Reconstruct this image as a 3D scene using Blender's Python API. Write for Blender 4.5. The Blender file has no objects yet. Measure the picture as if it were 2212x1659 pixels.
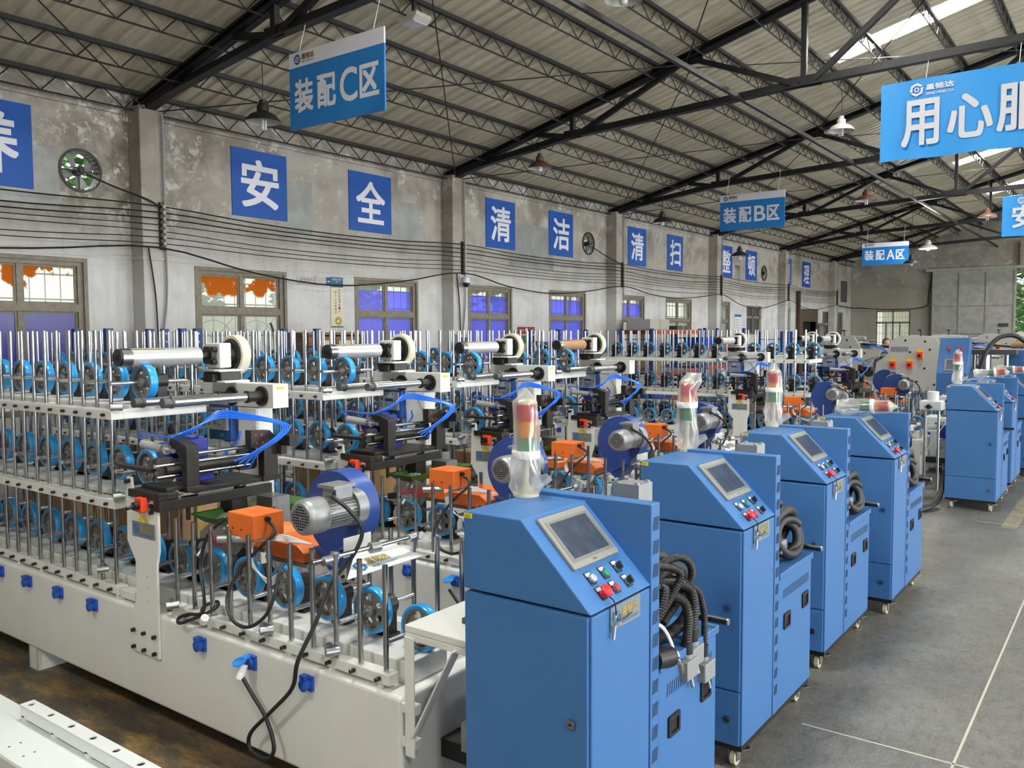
import bpy, bmesh, math, random
from mathutils import Vector, Matrix
random.seed(7)
PI = math.pi
SC = bpy.context.scene
CH = {}
COL = SC.collection

# ------------------------------------------------------------------ camera
cam_d = bpy.data.cameras.new('camera')
cam_d.sensor_width = 36.0
cam_d.lens = 1836.93 / 2212 * 36.0
cam_d.clip_start = 0.05
cam_d.clip_end = 500
cam = bpy.data.objects.new('camera', cam_d)
COL.objects.link(cam)
SC.camera = cam
YAW, PITCH, ROLL = 0.636882126, 0.0601595365, -0.00487348959
_f = Vector((-math.sin(YAW) * math.cos(PITCH), math.cos(YAW) * math.cos(PITCH), -math.sin(PITCH)))
_r = Vector((math.cos(YAW), math.sin(YAW), 0))
_u = _r.cross(_f)
_r2 = math.cos(ROLL) * _r + math.sin(ROLL) * _u
_u2 = -math.sin(ROLL) * _r + math.cos(ROLL) * _u
_m = Matrix((_r2, _u2, -_f)).transposed().to_4x4()
_m.translation = Vector((0, 0, 2.1))
cam.matrix_world = _m

# ------------------------------------------------------------------ view, sky, big lights
SC.view_settings.view_transform = 'Standard'
SC.view_settings.look = 'None'
SC.view_settings.exposure = 1.05
SC.view_settings.gamma = 1.0
SC.view_settings.use_curve_mapping = False
SC.render.film_transparent = False
try:
    SC.cycles.use_denoising = True
    SC.cycles.max_bounces = 8
    SC.cycles.transparent_max_bounces = 24
    SC.cycles.sample_clamp_indirect = 6.0
    SC.cycles.caustics_reflective = False
    SC.cycles.caustics_refractive = False
except Exception:
    pass
world = bpy.data.worlds.new('overcast_sky')
SC.world = world
world.use_nodes = True
_wn = world.node_tree
_bg = _wn.nodes['Background']
_tc = _wn.nodes.new('ShaderNodeTexCoord')
_sp = _wn.nodes.new('ShaderNodeSeparateXYZ')
_rp = _wn.nodes.new('ShaderNodeValToRGB')
_rp.color_ramp.elements[0].position = 0.0
_rp.color_ramp.elements[0].color = (0.55, 0.56, 0.55, 1)
_rp.color_ramp.elements[1].position = 0.5
_rp.color_ramp.elements[1].color = (0.93, 0.97, 1.0, 1)
_wn.links.new(_tc.outputs['Generated'], _sp.inputs[0])
_wn.links.new(_sp.outputs['Z'], _rp.inputs[0])
_wn.links.new(_rp.outputs[0], _bg.inputs[0])
_bg.inputs[1].default_value = 1.35


def area(name, loc, size, power, direction, color=(1, 1, 1)):
    d = bpy.data.lights.new(name, 'AREA')
    d.shape = 'RECTANGLE'
    d.size, d.size_y = size
    d.energy = power
    d.color = color
    o = bpy.data.objects.new(name, d)
    o.location = loc
    o.rotation_euler = Vector(direction).to_track_quat('-Z', 'Y').to_euler()
    COL.objects.link(o)
    return o


RS = 0.258                      # roof slope
WX = -10.4                      # inner face of the long wall
RIDGE = 1.0


def roof_z(x):
    return 5.14 + RS * (min(x, 2 * RIDGE - x) - WX)


SKY_Y = [(-3.2, -2.3), (2.6, 3.5), (8.7, 9.3), (14.78, 15.38), (20.5, 21.2), (26.2, 26.95), (32.35, 33.35)]
SKY_X = (-4.34, -1.9)
# daylight falling through the clear roof sheets (both slopes)
for (a, b) in SKY_Y:
    x = sum(SKY_X) / 2
    area('skylight_daylight', (x, (a + b) / 2, roof_z(x) + 0.12), (2.4, b - a), 680, (RS * 0.9, 0, -1), (0.97, 0.99, 1.0))
    x2 = 2 * RIDGE - x
    area('skylight_daylight', (x2, (a + b) / 2, roof_z(x2) + 0.12), (2.4, b - a), 900, (-RS, 0, -1), (0.97, 0.99, 1.0))
# side daylight added through assumed, unseen bays; split for streaks on the rods
for _y in (2.0, 14.0, 26.0):
    area('added_bay_daylight', (12.6, _y, 2.25), (6.0, 4.3), 560, (-1, 0, 0.1), (0.95, 0.98, 1.0))

# ------------------------------------------------------------------ materials
def lin(h):
    if isinstance(h, str):
        h = [int(h[i:i + 2], 16) / 255 for i in (0, 2, 4)]
        return tuple(c / 12.92 if c <= 0.04045 else ((c + 0.055) / 1.055) ** 2.4 for c in h)
    return h


MATS = {}


def mat(name, col, rough=0.5, metal=0.0, noise=0.0, nscale=8.0, bump=0.0, bscale=60.0, col2=None, lo=0.4, hi=0.65,
        emit=None, estr=0.0, alpha=None, spec=0.5, stretch=None, trans=0.0, coat=0.0):
    m = bpy.data.materials.new(name)
    m.use_nodes = True
    nt = m.node_tree
    b = nt.nodes['Principled BSDF']
    c = lin(col)
    b.inputs['Base Color'].default_value = (*c, 1)
    b.inputs['Roughness'].default_value = rough
    b.inputs['Metallic'].default_value = metal
    b.inputs['Specular IOR Level'].default_value = spec
    b.inputs['Coat Weight'].default_value = coat
    if trans:
        b.inputs['Transmission Weight'].default_value = trans
    if emit is not None:
        b.inputs['Emission Color'].default_value = (*lin(emit), 1)
        b.inputs['Emission Strength'].default_value = estr
    if alpha is not None:
        b.inputs['Alpha'].default_value = alpha
    if noise or bump:
        tc = nt.nodes.new('ShaderNodeTexCoord')
        mp = nt.nodes.new('ShaderNodeMapping')
        nt.links.new(tc.outputs['Object'], mp.inputs[0])
        if stretch:
            mp.inputs['Scale'].default_value = stretch
    if noise or col2:
        n = nt.nodes.new('ShaderNodeTexNoise')
        n.inputs['Scale'].default_value = nscale
        n.inputs['Detail'].default_value = 6
        n.inputs['Roughness'].default_value = 0.6
        if noise or bump:
            nt.links.new(mp.outputs[0], n.inputs['Vector'])
        r = nt.nodes.new('ShaderNodeValToRGB')
        r.color_ramp.elements[0].position = lo
        r.color_ramp.elements[1].position = hi
        c2 = lin(col2) if col2 else tuple(max(0, x * (1 - noise)) for x in c)
        r.color_ramp.elements[0].color = (*c2, 1)
        r.color_ramp.elements[1].color = (*c, 1)
        nt.links.new(n.outputs['Fac'], r.inputs[0])
        nt.links.new(r.outputs[0], b.inputs['Base Color'])
    if bump:
        n2 = nt.nodes.new('ShaderNodeTexNoise')
        n2.inputs['Scale'].default_value = bscale
        n2.inputs['Detail'].default_value = 4
        nt.links.new(mp.outputs[0], n2.inputs['Vector'])
        bp = nt.nodes.new('ShaderNodeBump')
        bp.inputs['Strength'].default_value = bump
        bp.inputs['Distance'].default_value = 0.02
        nt.links.new(n2.outputs['Fac'], bp.inputs['Height'])
        nt.links.new(bp.outputs[0], b.inputs['Normal'])
    MATS[name] = m
    return m


mat('white_paint', 'E8E8E4', 0.36, noise=0.05, nscale=3)
mat('white_clean', 'E2E6E6', 0.4)
mat('cream_ring', 'DCD6BE', 0.45)
mat('chrome', 'B2B5B9', 0.14, 1.0)
mat('roller_chrome', 'C2C4C8', 0.2, 0.9)
mat('steel', 'A9ABAD', 0.3, 1.0)
mat('brushed_face', 'B8BBBD', 0.4, 0.2)
mat('zinc', 'B9BBBC', 0.38, 1.0, noise=0.15, nscale=30)
mat('aluminium', 'D4D5D8', 0.36, 0.6)
mat('cast_alu', 'A3A5A7', 0.42, 0.6, noise=0.1, nscale=20)
mat('wheel_grey', '8E8D8B', 0.34, 0.5, noise=0.2, nscale=14)
mat('tyre_blue', '1E9AE2', 0.3, coat=0.3)
mat('black_oxide', '35322F', 0.42, 0.45, noise=0.3, nscale=12)
mat('black_plastic', '101012', 0.45)
mat('rubber_black', '18181A', 0.55)
mat('blue_cabinet', '3F6EA6', 0.42, noise=0.04, nscale=2, spec=0.36)
mat('blue_dark', '1F4C97', 0.4)
mat('blower_blue', '284790', 0.36, coat=0.2)
mat('socket_blue', '1549A8', 0.35)
mat('socket_blue_open', '2C86E0', 0.35)
mat('gear_blue', '16258A', 0.3, coat=0.3)
mat('hose_blue', '1F6AE0', 0.3)
mat('orange', 'F0782E', 0.4, noise=0.06, nscale=6)
mat('estop_orange', 'F0431A', 0.4)
mat('green_tray', '3F6A2C', 0.45)
mat('yellow', 'E6C81E', 0.5)
mat('red', 'D5222A', 0.35)
mat('red_dark', '8E2323', 0.3)
mat('green_btn', '0E8A58', 0.35)
mat('hmi_grey', '85867F', 0.5)
mat('hmi_dark', '70736F', 0.45)
mat('screen', '414959', 0.25, noise=0.35, nscale=16, spec=0.35)
mat('grey_plate', '8F9AA2', 0.35, 0.5)
mat('gold', 'B4A35A', 0.4, 0.3)
mat('logo_blue', '2A6FB4', 0.4)
mat('grey_plastic', '8B8D90', 0.5)
mat('dark_grey', '4A4B4C', 0.5)
mat('lens_red', 'C02030', 0.2, trans=0.25)
mat('lens_amber', 'E08A1C', 0.2, trans=0.25)
mat('lens_green', '11804E', 0.2, trans=0.25)
mat('foam_white', 'EDEDF0', 0.8)
mat('caster_cream', 'CFC9AF', 0.5)
mat('truss_black', '17171B', 0.5, 0.2, noise=0.3, nscale=9)
mat('purlin_black', '1E1C1C', 0.6)
mat('cardboard', 'B08A5E', 0.8, noise=0.1, nscale=5)
mat('wood', '8A6A48', 0.7, noise=0.25, nscale=6, stretch=(1, 1, 8))
mat('sign_blue', '1450A4', 0.5, spec=0.3)
mat('sign_blue_hang', '1E76BE', 0.4)
mat('banner_blue', '2E9CEC', 0.5)
mat('sign_white', 'DCDCE4', 0.5)
mat('ink_dark', '22252C', 0.6)
mat('ink_blue', '163F7E', 0.5)
mat('ink_gold', '7A5A36', 0.5)
mat('sheet_metal', '9C9D9A', 0.5, 0.2, noise=0.25, nscale=3)
mat('window_frame', '8C8474', 0.6, noise=0.25, nscale=12)
mat('grille', '3A4A78', 0.6)
mat('rack_blue', '1F4590', 0.45)
mat('rack_orange', 'B5482A', 0.5)
mat('crate_blue', '2E5BD8', 0.4)
mat('grey_machine', 'B4B4AC', 0.45, noise=0.06, nscale=4)
mat('concrete_out', 'BDB8AC', 0.85, noise=0.15, nscale=2)
mat('leaf', '5F8F3F', 0.7, noise=0.5, nscale=3, col2='2E5A22')
mat('bark', '5A4A38', 0.9)
mat('skin', 'B98A6C', 0.5)
mat('hair', '1A1614', 0.6)
mat('shirt', '39414E', 0.8)
mat('rust_dark', '4E332C', 0.7, noise=0.4, nscale=9)
mat('lamp_glow', 'FFFFFF', 0.5, emit='F4FFFF', estr=14)
mat('lamp_tube', 'D8DADC', 0.35)
mat('lamp_shade_dark', '2B2A29', 0.5, 0.3)
mat('lamp_shade_rust', '6A4A38', 0.6, 0.3, noise=0.4, nscale=12)
mat('lamp_shade_white', 'C9C6BE', 0.45)
mat('poster_cream', 'DDD2BE', 0.6)
mat('poster_teal', '1C5A78', 0.5)
mat('poster_grey', 'B4B4B4', 0.6)
mat('void_dark', '0C0B0B', 0.9)
mat('shutter_brown', '6B5B45', 0.6, noise=0.3, nscale=10)
mat('gate_grey', 'A8A9A2', 0.55, noise=0.22, nscale=4)
mat('brown_crate', '7A5636', 0.75, noise=0.2, nscale=6)


def nodes(m):
    nt = m.node_tree
    return nt, nt.nodes, nt.links


def mix_rgb(nt, fac, a, b):
    n = nt.nodes.new('ShaderNodeMix')
    n.data_type = 'RGBA'
    for sock, v in ((n.inputs[0], fac), (n.inputs[6], a), (n.inputs[7], b)):
        if isinstance(v, (int, float)):
            sock.default_value = v
        elif isinstance(v, tuple):
            sock.default_value = (*v, 1)
        else:
            nt.links.new(v, sock)
    return n.outputs[2]


def noise_fac(nt, vec, scale, lo, hi, detail=8, rough=0.6):
    n = nt.nodes.new('ShaderNodeTexNoise')
    n.inputs['Scale'].default_value = scale
    n.inputs['Detail'].default_value = detail
    n.inputs['Roughness'].default_value = rough
    nt.links.new(vec, n.inputs['Vector'])
    r = nt.nodes.new('ShaderNodeMapRange')
    r.inputs['From Min'].default_value = lo
    r.inputs['From Max'].default_value = hi
    nt.links.new(n.outputs['Fac'], r.inputs[0])
    return r.outputs[0]


def mapping(nt, scale=(1, 1, 1)):
    tc = nt.nodes.new('ShaderNodeTexCoord')
    mp = nt.nodes.new('ShaderNodeMapping')
    mp.inputs['Scale'].default_value = scale
    nt.links.new(tc.outputs['Object'], mp.inputs[0])
    return mp.outputs[0]


def zrange(nt, vec, lo, hi):
    s = nt.nodes.new('ShaderNodeSeparateXYZ')
    nt.links.new(vec, s.inputs[0])
    r = nt.nodes.new('ShaderNodeMapRange')
    r.inputs['From Min'].default_value = lo
    r.inputs['From Max'].default_value = hi
    nt.links.new(s.outputs['Z'], r.inputs[0])
    return r.outputs[0]


def math_n(nt, op, a, b):
    n = nt.nodes.new('ShaderNodeMath')
    n.operation = op
    n.use_clamp = True
    for s, v in ((n.inputs[0], a), (n.inputs[1], b)):
        if isinstance(v, (int, float)):
            s.default_value = v
        else:
            nt.links.new(v, s)
    return n.outputs[0]


def abs_d(nt, a, k, w):
    """distance of a from k, in units of w"""
    prev = a
    for op, val in (('SUBTRACT', k), ('DIVIDE', w), ('ABSOLUTE', 0)):
        n = nt.nodes.new('ShaderNodeMath')
        n.operation = op
        nt.links.new(prev, n.inputs[0])
        n.inputs[1].default_value = val
        prev = n.outputs[0]
    return prev


# old plaster wall: white distemper below, bare grimy render with flaking and mould above
def plaster(name, low, high, z0, z1, stain=1.0):
    m = mat(name, low, 0.85)
    nt, N, L = nodes(m)
    b = N['Principled BSDF']
    v = mapping(nt)
    zf = math_n(nt, 'ADD', zrange(nt, v, z0, z1), math_n(nt, 'MULTIPLY', noise_fac(nt, v, 1.3, 0.35, 0.7), 0.35))
    zf = math_n(nt, 'SUBTRACT', zf, 0.15)
    c = mix_rgb(nt, zf, lin(low), lin(high))
    g = noise_fac(nt, v, 2.2, 0.45, 0.75)
    c = mix_rgb(nt, math_n(nt, 'MULTIPLY', g, 0.35 * stain), c, lin('8C8478'))
    top = zrange(nt, v, 3.3, 4.7)
    if name == 'wall_plaster':      # the damp patch either side of the first pillar
        sy = nt.nodes.new('ShaderNodeSeparateXYZ')
        nt.links.new(v, sy.inputs[0])
        dy = math_n(nt, 'SUBTRACT', 1.0, abs_d(nt, sy.outputs['Y'], 5.9, 1.7))
        damp = math_n(nt, 'MULTIPLY', dy, zrange(nt, v, 3.0, 3.7))
        c = mix_rgb(nt, math_n(nt, 'MULTIPLY', damp, noise_fac(nt, v, 2.4, 0.38, 0.58, 10, 0.7)), c, lin('6B6152'))
        c = mix_rgb(nt, math_n(nt, 'MULTIPLY', damp, noise_fac(nt, v, 6, 0.53, 0.57, 10, 0.75)), c, lin('CFCCC4'))
    mould = math_n(nt, 'MULTIPLY', noise_fac(nt, v, 1.1, 0.47, 0.6), math_n(nt, 'MULTIPLY', top, 0.6 * stain))
    c = mix_rgb(nt, mould, c, lin('6A5F52'))
    flake = math_n(nt, 'MULTIPLY', noise_fac(nt, v, 3.0, 0.57, 0.6, 10, 0.72), math_n(nt, 'MULTIPLY', top, 0.5 * stain))
    c = mix_rgb(nt, flake, c, lin('D8D6D0'))
    spots = math_n(nt, 'MULTIPLY', noise_fac(nt, v, 16, 0.72, 0.76), 0.4)
    c = mix_rgb(nt, spots, c, lin('5A544C'))
    vs = mapping(nt, (1, 2.5, 0.18))
    streak = math_n(nt, 'MULTIPLY', noise_fac(nt, vs, 3.0, 0.5, 0.75), 0.25 * stain)
    c = mix_rgb(nt, streak, c, lin('7C766C'))
    L.new(c, b.inputs['Base Color'])
    bp = N.new('ShaderNodeBump')
    bp.inputs['Strength'].default_value = 0.25
    bp.inputs['Distance'].default_value = 0.02
    L.new(noise_fac(nt, v, 9, 0.3, 0.7), bp.inputs['Height'])
    L.new(bp.outputs[0], b.inputs['Normal'])
    return m


plaster('wall_plaster', 'D9D9D8', 'A09A90', 2.7, 3.9)
plaster('end_plaster', 'A6A39A', '98948A', 1.5, 3.5, 0.7)
plaster('pillar_plaster', 'CFCDCA', '9B948A', 2.6, 3.8, 0.8)

# concrete floor
m = mat('floor_concrete', '77766F', 0.55)
nt, N, L = nodes(m)
b = N['Principled BSDF']
v = mapping(nt)
c = mix_rgb(nt, noise_fac(nt, v, 0.8, 0.35, 0.7), lin('5A5853'), lin('777670'))
c = mix_rgb(nt, math_n(nt, 'MULTIPLY', noise_fac(nt, mapping(nt, (2.2, 1, 1)), 9, 0.48, 0.66, 10, 0.75), 0.75), c, lin('403F3C'))
c = mix_rgb(nt, math_n(nt, 'MULTIPLY', noise_fac(nt, mapping(nt, (3, 1, 1)), 28, 0.54, 0.68, 8, 0.7), 0.6), c, lin('9A9993'))
# ochre wear where the old yellow floor paint survives, left of the machines
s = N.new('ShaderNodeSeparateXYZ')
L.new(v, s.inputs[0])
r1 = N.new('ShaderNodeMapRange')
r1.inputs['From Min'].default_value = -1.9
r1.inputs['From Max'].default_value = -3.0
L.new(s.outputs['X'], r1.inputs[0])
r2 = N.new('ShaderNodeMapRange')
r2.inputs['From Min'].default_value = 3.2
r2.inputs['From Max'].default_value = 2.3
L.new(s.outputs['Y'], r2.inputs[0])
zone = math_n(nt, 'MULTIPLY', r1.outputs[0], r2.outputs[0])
dark = math_n(nt, 'MULTIPLY', zone, 0.85)  # brown floor stain with the machine's shade painted in
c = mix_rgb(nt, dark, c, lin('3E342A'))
och = math_n(nt, 'MULTIPLY', zone, noise_fac(nt, mapping(nt, (1, 2.2, 1)), 2.6, 0.47, 0.62, 10, 0.74))
c = mix_rgb(nt, och, c, lin('8A6F3C'))
L.new(c, b.inputs['Base Color'])
L.new(math_n(nt, 'ADD', math_n(nt, 'MULTIPLY', noise_fac(nt, v, 3, 0.3, 0.7), 0.3), 0.35), b.inputs['Roughness'])
bp = N.new('ShaderNodeBump')
bp.inputs['Strength'].default_value = 0.3
bp.inputs['Distance'].default_value = 0.01
L.new(noise_fac(nt, v, 30, 0.3, 0.7), bp.inputs['Height'])
L.new(bp.outputs[0], b.inputs['Normal'])

# corrugated roof sheet, underside
m = mat('roof_sheet', 'B4AA94', 0.45, 0.05)
nt, N, L = nodes(m)
b = N['Principled BSDF']
v = mapping(nt, (0.35, 3, 1))
c = mix_rgb(nt, noise_fac(nt, v, 1.6, 0.35, 0.7), lin('BCB29A'), lin('DCD4BE'))
c = mix_rgb(nt, math_n(nt, 'MULTIPLY', noise_fac(nt, v, 5, 0.55, 0.7), 0.5), c, lin('A0947C'))
L.new(c, b.inputs['Base Color'])

# clear roof sheet: daylight comes straight through
def seethrough(name, tint, diff, facd, rough=0.3, patch=None):
    m = bpy.data.materials.new(name)
    m.use_nodes = True
    nt, N, L = nodes(m)
    N.remove(N['Principled BSDF'])
    out = N['Material Output']
    t = N.new('ShaderNodeBsdfTransparent')
    t.inputs[0].default_value = (*lin(tint), 1)
    d = N.new('ShaderNodeBsdfTranslucent')
    d.inputs[0].default_value = (*lin(diff), 1)
    mx = N.new('ShaderNodeMixShader')
    mx.inputs[0].default_value = facd
    L.new(t.outputs[0], mx.inputs[1])
    L.new(d.outputs[0], mx.inputs[2])
    g = N.new('ShaderNodeBsdfGlossy')
    g.inputs['Roughness'].default_value = rough
    m2 = N.new('ShaderNodeMixShader')
    m2.inputs[0].default_value = 0.05
    L.new(mx.outputs[0], m2.inputs[1])
    L.new(g.outputs[0], m2.inputs[2])
    last = m2.outputs[0]
    if patch:
        col, scale, lo, hi, zlo, zhi = patch
        v = mapping(nt)
        k = noise_fac(nt, v, scale, lo, hi, 5, 0.55)
        k = math_n(nt, 'MULTIPLY', k, zrange(nt, v, zlo, zhi))
        p = N.new('ShaderNodeBsdfTranslucent')
        p.inputs[0].default_value = (*lin(col), 1)
        p2 = N.new('ShaderNodeBsdfDiffuse')
        p2.inputs[0].default_value = (*lin(col), 1)
        pm = N.new('ShaderNodeMixShader')
        pm.inputs[0].default_value = 0.4
        L.new(p.outputs[0], pm.inputs[1])
        L.new(p2.outputs[0], pm.inputs[2])
        m3 = N.new('ShaderNodeMixShader')
        st = N.new('ShaderNodeMapRange')
        st.inputs['From Min'].default_value = 0.42
        st.inputs['From Max'].default_value = 0.5
        L.new(k, st.inputs[0])
        L.new(st.outputs[0], m3.inputs[0])
        L.new(last, m3.inputs[1])
        L.new(pm.outputs[0], m3.inputs[2])
        last = m3.outputs[0]
    L.new(last, out.inputs['Surface'])
    MATS[name] = m
    return m


seethrough('roof_clear', 'F4F2EA', 'FFFDF4', 0.5)
seethrough('glass_clear', 'E4E8DC', 'FFFFFF', 0.12)
seethrough('glass_rust', 'E4E8DC', 'FFFFFF', 0.12, patch=('DC8A34', 3.2, 0.3, 0.6, 2.42, 2.9))
seethrough('glass_blue', 'A9AEF8', 'A8ACFA', 0.45)
seethrough('glass_violet', '7A7AC4', '6664B4', 0.45)
seethrough('plastic_bag', 'F4F5F6', 'FFFFFF', 0.32, 0.2)
_n = MATS['plastic_bag'].node_tree
for _k in _n.nodes:
    if _k.type == 'MIX_SHADER' and abs(_k.inputs[0].default_value - 0.05) < 1e-6:
        _k.inputs[0].default_value = 0.09
seethrough('bubble_wrap', 'E4E6E8', 'F4F6F8', 0.6, 0.2)


# ------------------------------------------------------------------ mesh builder
class MB:
    def __init__(self, org=(0, 0, 0)):
        self.v, self.f, self.fm = [], [], []
        self.mats, self.m = [], 0
        self.org = Vector(org)

    def use(self, name):
        if name not in self.mats:
            self.mats.append(name)
        self.m = self.mats.index(name)
        return self

    def add(self, vs, fs):
        n = len(self.v)
        self.v += [Vector(p) for p in vs]
        for f in fs:
            self.f.append([i + n for i in f])
            self.fm.append(self.m)
        return self

    def box(self, x0, x1, y0, y1, z0, z1, M=None):
        vs = [Vector((x, y, z)) for z in (z0, z1) for y in (y0, y1) for x in (x0, x1)]
        if M is not None:
            vs = [M @ p for p in vs]
        return self.add(vs, [(0, 2, 3, 1), (4, 5, 7, 6), (0, 1, 5, 4), (2, 6, 7, 3), (0, 4, 6, 2), (1, 3, 7, 5)])

    def cb(self, c, s, M=None):
        x, y, z = c
        a, b, d = s[0] / 2, s[1] / 2, s[2] / 2
        return self.box(x - a, x + a, y - b, y + b, z - d, z + d, M)

    def bar(self, p0, p1, w, h, up=(0, 0, 1)):
        p0, p1 = Vector(p0), Vector(p1)
        d = (p1 - p0)
        L = d.length
        d.normalize()
        s = d.cross(Vector(up))
        if s.length < 1e-4:
            s = d.cross(Vector((1, 0, 0)))
        s.normalize()
        u = s.cross(d)
        vs = []
        for q in (p0, p1):
            for a, b in ((-1, -1), (1, -1), (1, 1), (-1, 1)):
                vs.append(q + s * (a * w / 2) + u * (b * h / 2))
        return self.add(vs, [(0, 3, 2, 1), (4, 5, 6, 7), (0, 1, 5, 4), (1, 2, 6, 5), (2, 3, 7, 6), (3, 0, 4, 7)])

    def frame_of(self, d):
        d = Vector(d).normalized()
        a = Vector((0, 0, 1)) if abs(d.z) < 0.95 else Vector((1, 0, 0))
        s = d.cross(a).normalized()
        return d, s, s.cross(d).normalized()

    def cyl(self, p0, p1, r, n=14, r2=None):
        p0, p1 = Vector(p0), Vector(p1)
        r2 = r if r2 is None else r2
        _, s, u = self.frame_of(p1 - p0)
        vs = []
        for q, rr in ((p0, r), (p1, r2)):
            for i in range(n):
                a = 2 * PI * i / n
                vs.append(q + s * (rr * math.cos(a)) + u * (rr * math.sin(a)))
        fs = [(i, (i + 1) % n, n + (i + 1) % n, n + i) for i in range(n)]
        fs += [tuple(range(n - 1, -1, -1)), tuple(range(n, 2 * n))]
        return self.add(vs, fs)

    def lathe(self, prof, p0, axis=(0, 0, 1), n=24, caps=True):
        p0 = Vector(p0)
        d, s, u = self.frame_of(axis)
        vs = []
        for r, h in prof:
            for i in range(n):
                a = 2 * PI * i / n
                vs.append(p0 + d * h + s * (r * math.cos(a)) + u * (r * math.sin(a)))
        fs = []
        for k in range(len(prof) - 1):
            for i in range(n):
                fs.append((k * n + i, k * n + (i + 1) % n, (k + 1) * n + (i + 1) % n, (k + 1) * n + i))
        if caps:
            if prof[0][0] > 1e-5:
                fs.append(tuple(range(n - 1, -1, -1)))
            if prof[-1][0] > 1e-5:
                fs.append(tuple(range((len(prof) - 1) * n, len(prof) * n)))
        return self.add(vs, fs)

    def tube(self, pts, r, n=8, sub=6, closed=False):
        P = [Vector(p) for p in pts]
        if sub > 1 and len(P) > 2:
            Q = []
            K = len(P)
            for i in range(K if closed else K - 1):
                a = P[i - 1] if (i > 0 or closed) else P[0] * 2 - P[1]
                b, c = P[i], P[(i + 1) % K]
                e = P[(i + 2) % K] if (closed or i + 2 < K) else P[-1] * 2 - P[-2]
                for j in range(sub):
                    t = j / sub
                    Q.append(0.5 * ((2 * b) + (c - a) * t + (2 * a - 5 * b + 4 * c - e) * t * t + (3 * b - a - 3 * c + e) * t ** 3))
            if not closed:
                Q.append(P[-1])
            P = Q
        K = len(P)
        vs = []
        prev = None
        for i in range(K):
            if closed:
                d = P[(i + 1) % K] - P[i - 1]
            else:
                d = P[min(i + 1, K - 1)] - P[max(i - 1, 0)]
            if d.length < 1e-9:
                d = Vector((0, 0, 1))
            d.normalize()
            if prev is None:
                _, s, _u = self.frame_of(d)
            else:
                s = prev - d * prev.dot(d)
                if s.length < 1e-6:
                    _, s, _u = self.frame_of(d)
                s.normalize()
            prev = s
            u = d.cross(s)
            rr = r(i / max(1, K - 1)) if callable(r) else r
            for j in range(n):
                a = 2 * PI * j / n
                vs.append(P[i] + s * (rr * math.cos(a)) + u * (rr * math.sin(a)))
        fs = []
        for i in range(K if closed else K - 1):
            k2 = (i + 1) % K
            for j in range(n):
                fs.append((i * n + j, i * n + (j + 1) % n, k2 * n + (j + 1) % n, k2 * n + j))
        if not closed:
            fs += [tuple(range(n - 1, -1, -1)), tuple(range((K - 1) * n, K * n))]
        return self.add(vs, fs)

    def prism(self, poly, o, U, V, N, t):
        """flat polygon (2-D points) on the frame o,U,V pushed along N by t"""
        o, U, V, N = Vector(o), Vector(U), Vector(V), Vector(N)
        n = len(poly)
        a = [o + U * p[0] + V * p[1] for p in poly]
        b = [p + N * t for p in a]
        fs = [tuple(range(n - 1, -1, -1)), tuple(range(n, 2 * n))] + [(i, (i + 1) % n, n + (i + 1) % n, n + i) for i in range(n)]
        return self.add(a + b, fs)

    def plate(self, loops, o, U, V, N, t):
        """plate with holes: first loop is the outline, the others are holes"""
        o, U, V, N = Vector(o), Vector(U), Vector(V), Vector(N)
        bm = bmesh.new()
        edges, vl = [], []
        for lp in loops:
            vs = [bm.verts.new((p[0], p[1], 0)) for p in lp]
            vl.append(vs)
            for i in range(len(vs)):
                edges.append(bm.edges.new((vs[i], vs[(i + 1) % len(vs)])))
        bmesh.ops.triangle_fill(bm, use_beauty=True, edges=edges, use_dissolve=False)
        bm.verts.index_update()
        co = [v.co.copy() for v in bm.verts]
        tris = [[v.index for v in f.verts] for f in bm.faces]
        n = len(co)
        A = [o + U * c.x + V * c.y for c in co]
        B = [p + N * t for p in A]
        fs = [tr for tr in tris] + [[i + n for i in reversed(tr)] for tr in tris]
        for vs in vl:
            ids = [v.index for v in vs]
            for i in range(len(ids)):
                a, b = ids[i], ids[(i + 1) % len(ids)]
                fs.append([a, b, b + n, a + n])
        bm.free()
        return self.add(A + B, fs)

    def build(self, name, mats=None, parent=None, loc=None, smooth=35, bevel=0.0, bseg=2):
        me = bpy.data.meshes.new(name)
        me.from_pydata([p - self.org for p in self.v], [], self.f)
        names = self.mats if self.mats else [mats]
        for k in names:
            me.materials.append(MATS[k])
        if len(names) > 1:
            me.polygons.foreach_set('material_index', self.fm)
        bm = bmesh.new()
        bm.from_mesh(me)
        bmesh.ops.recalc_face_normals(bm, faces=bm.faces)
        bm.to_mesh(me)
        bm.free()
        if smooth:
            me.polygons.foreach_set('use_smooth', [True] * len(me.polygons))
            try:
                me.set_sharp_from_angle(angle=math.radians(smooth))
            except Exception:
                pass
        o = bpy.data.objects.new(name, me)
        COL.objects.link(o)
        if loc is not None:
            o.location = loc
        if parent is not None:
            o.parent = parent
            CH.setdefault(parent.name, []).append(o)
        if bevel:
            md = o.modifiers.new('edge', 'BEVEL')
            md.width = bevel
            md.segments = bseg
            md.limit_method = 'ANGLE'
            md.angle_limit = math.radians(50)
            md.harden_normals = False
        return o


def circ(cx, cy, r, n=20, a0=0.0, ry=None):
    ry = r if ry is None else ry
    return [(cx + r * math.cos(a0 + 2 * PI * i / n), cy + ry * math.sin(a0 + 2 * PI * i / n)) for i in range(n)]


def rrect(x0, x1, y0, y1, r, n=4):
    out = []
    for cx, cy, a in ((x1 - r, y1 - r, 0), (x0 + r, y1 - r, PI / 2), (x0 + r, y0 + r, PI), (x1 - r, y0 + r, 1.5 * PI)):
        for i in range(n + 1):
            t = a + PI / 2 * i / n
            out.append((cx + r * math.cos(t), cy + r * math.sin(t)))
    return out


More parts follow.
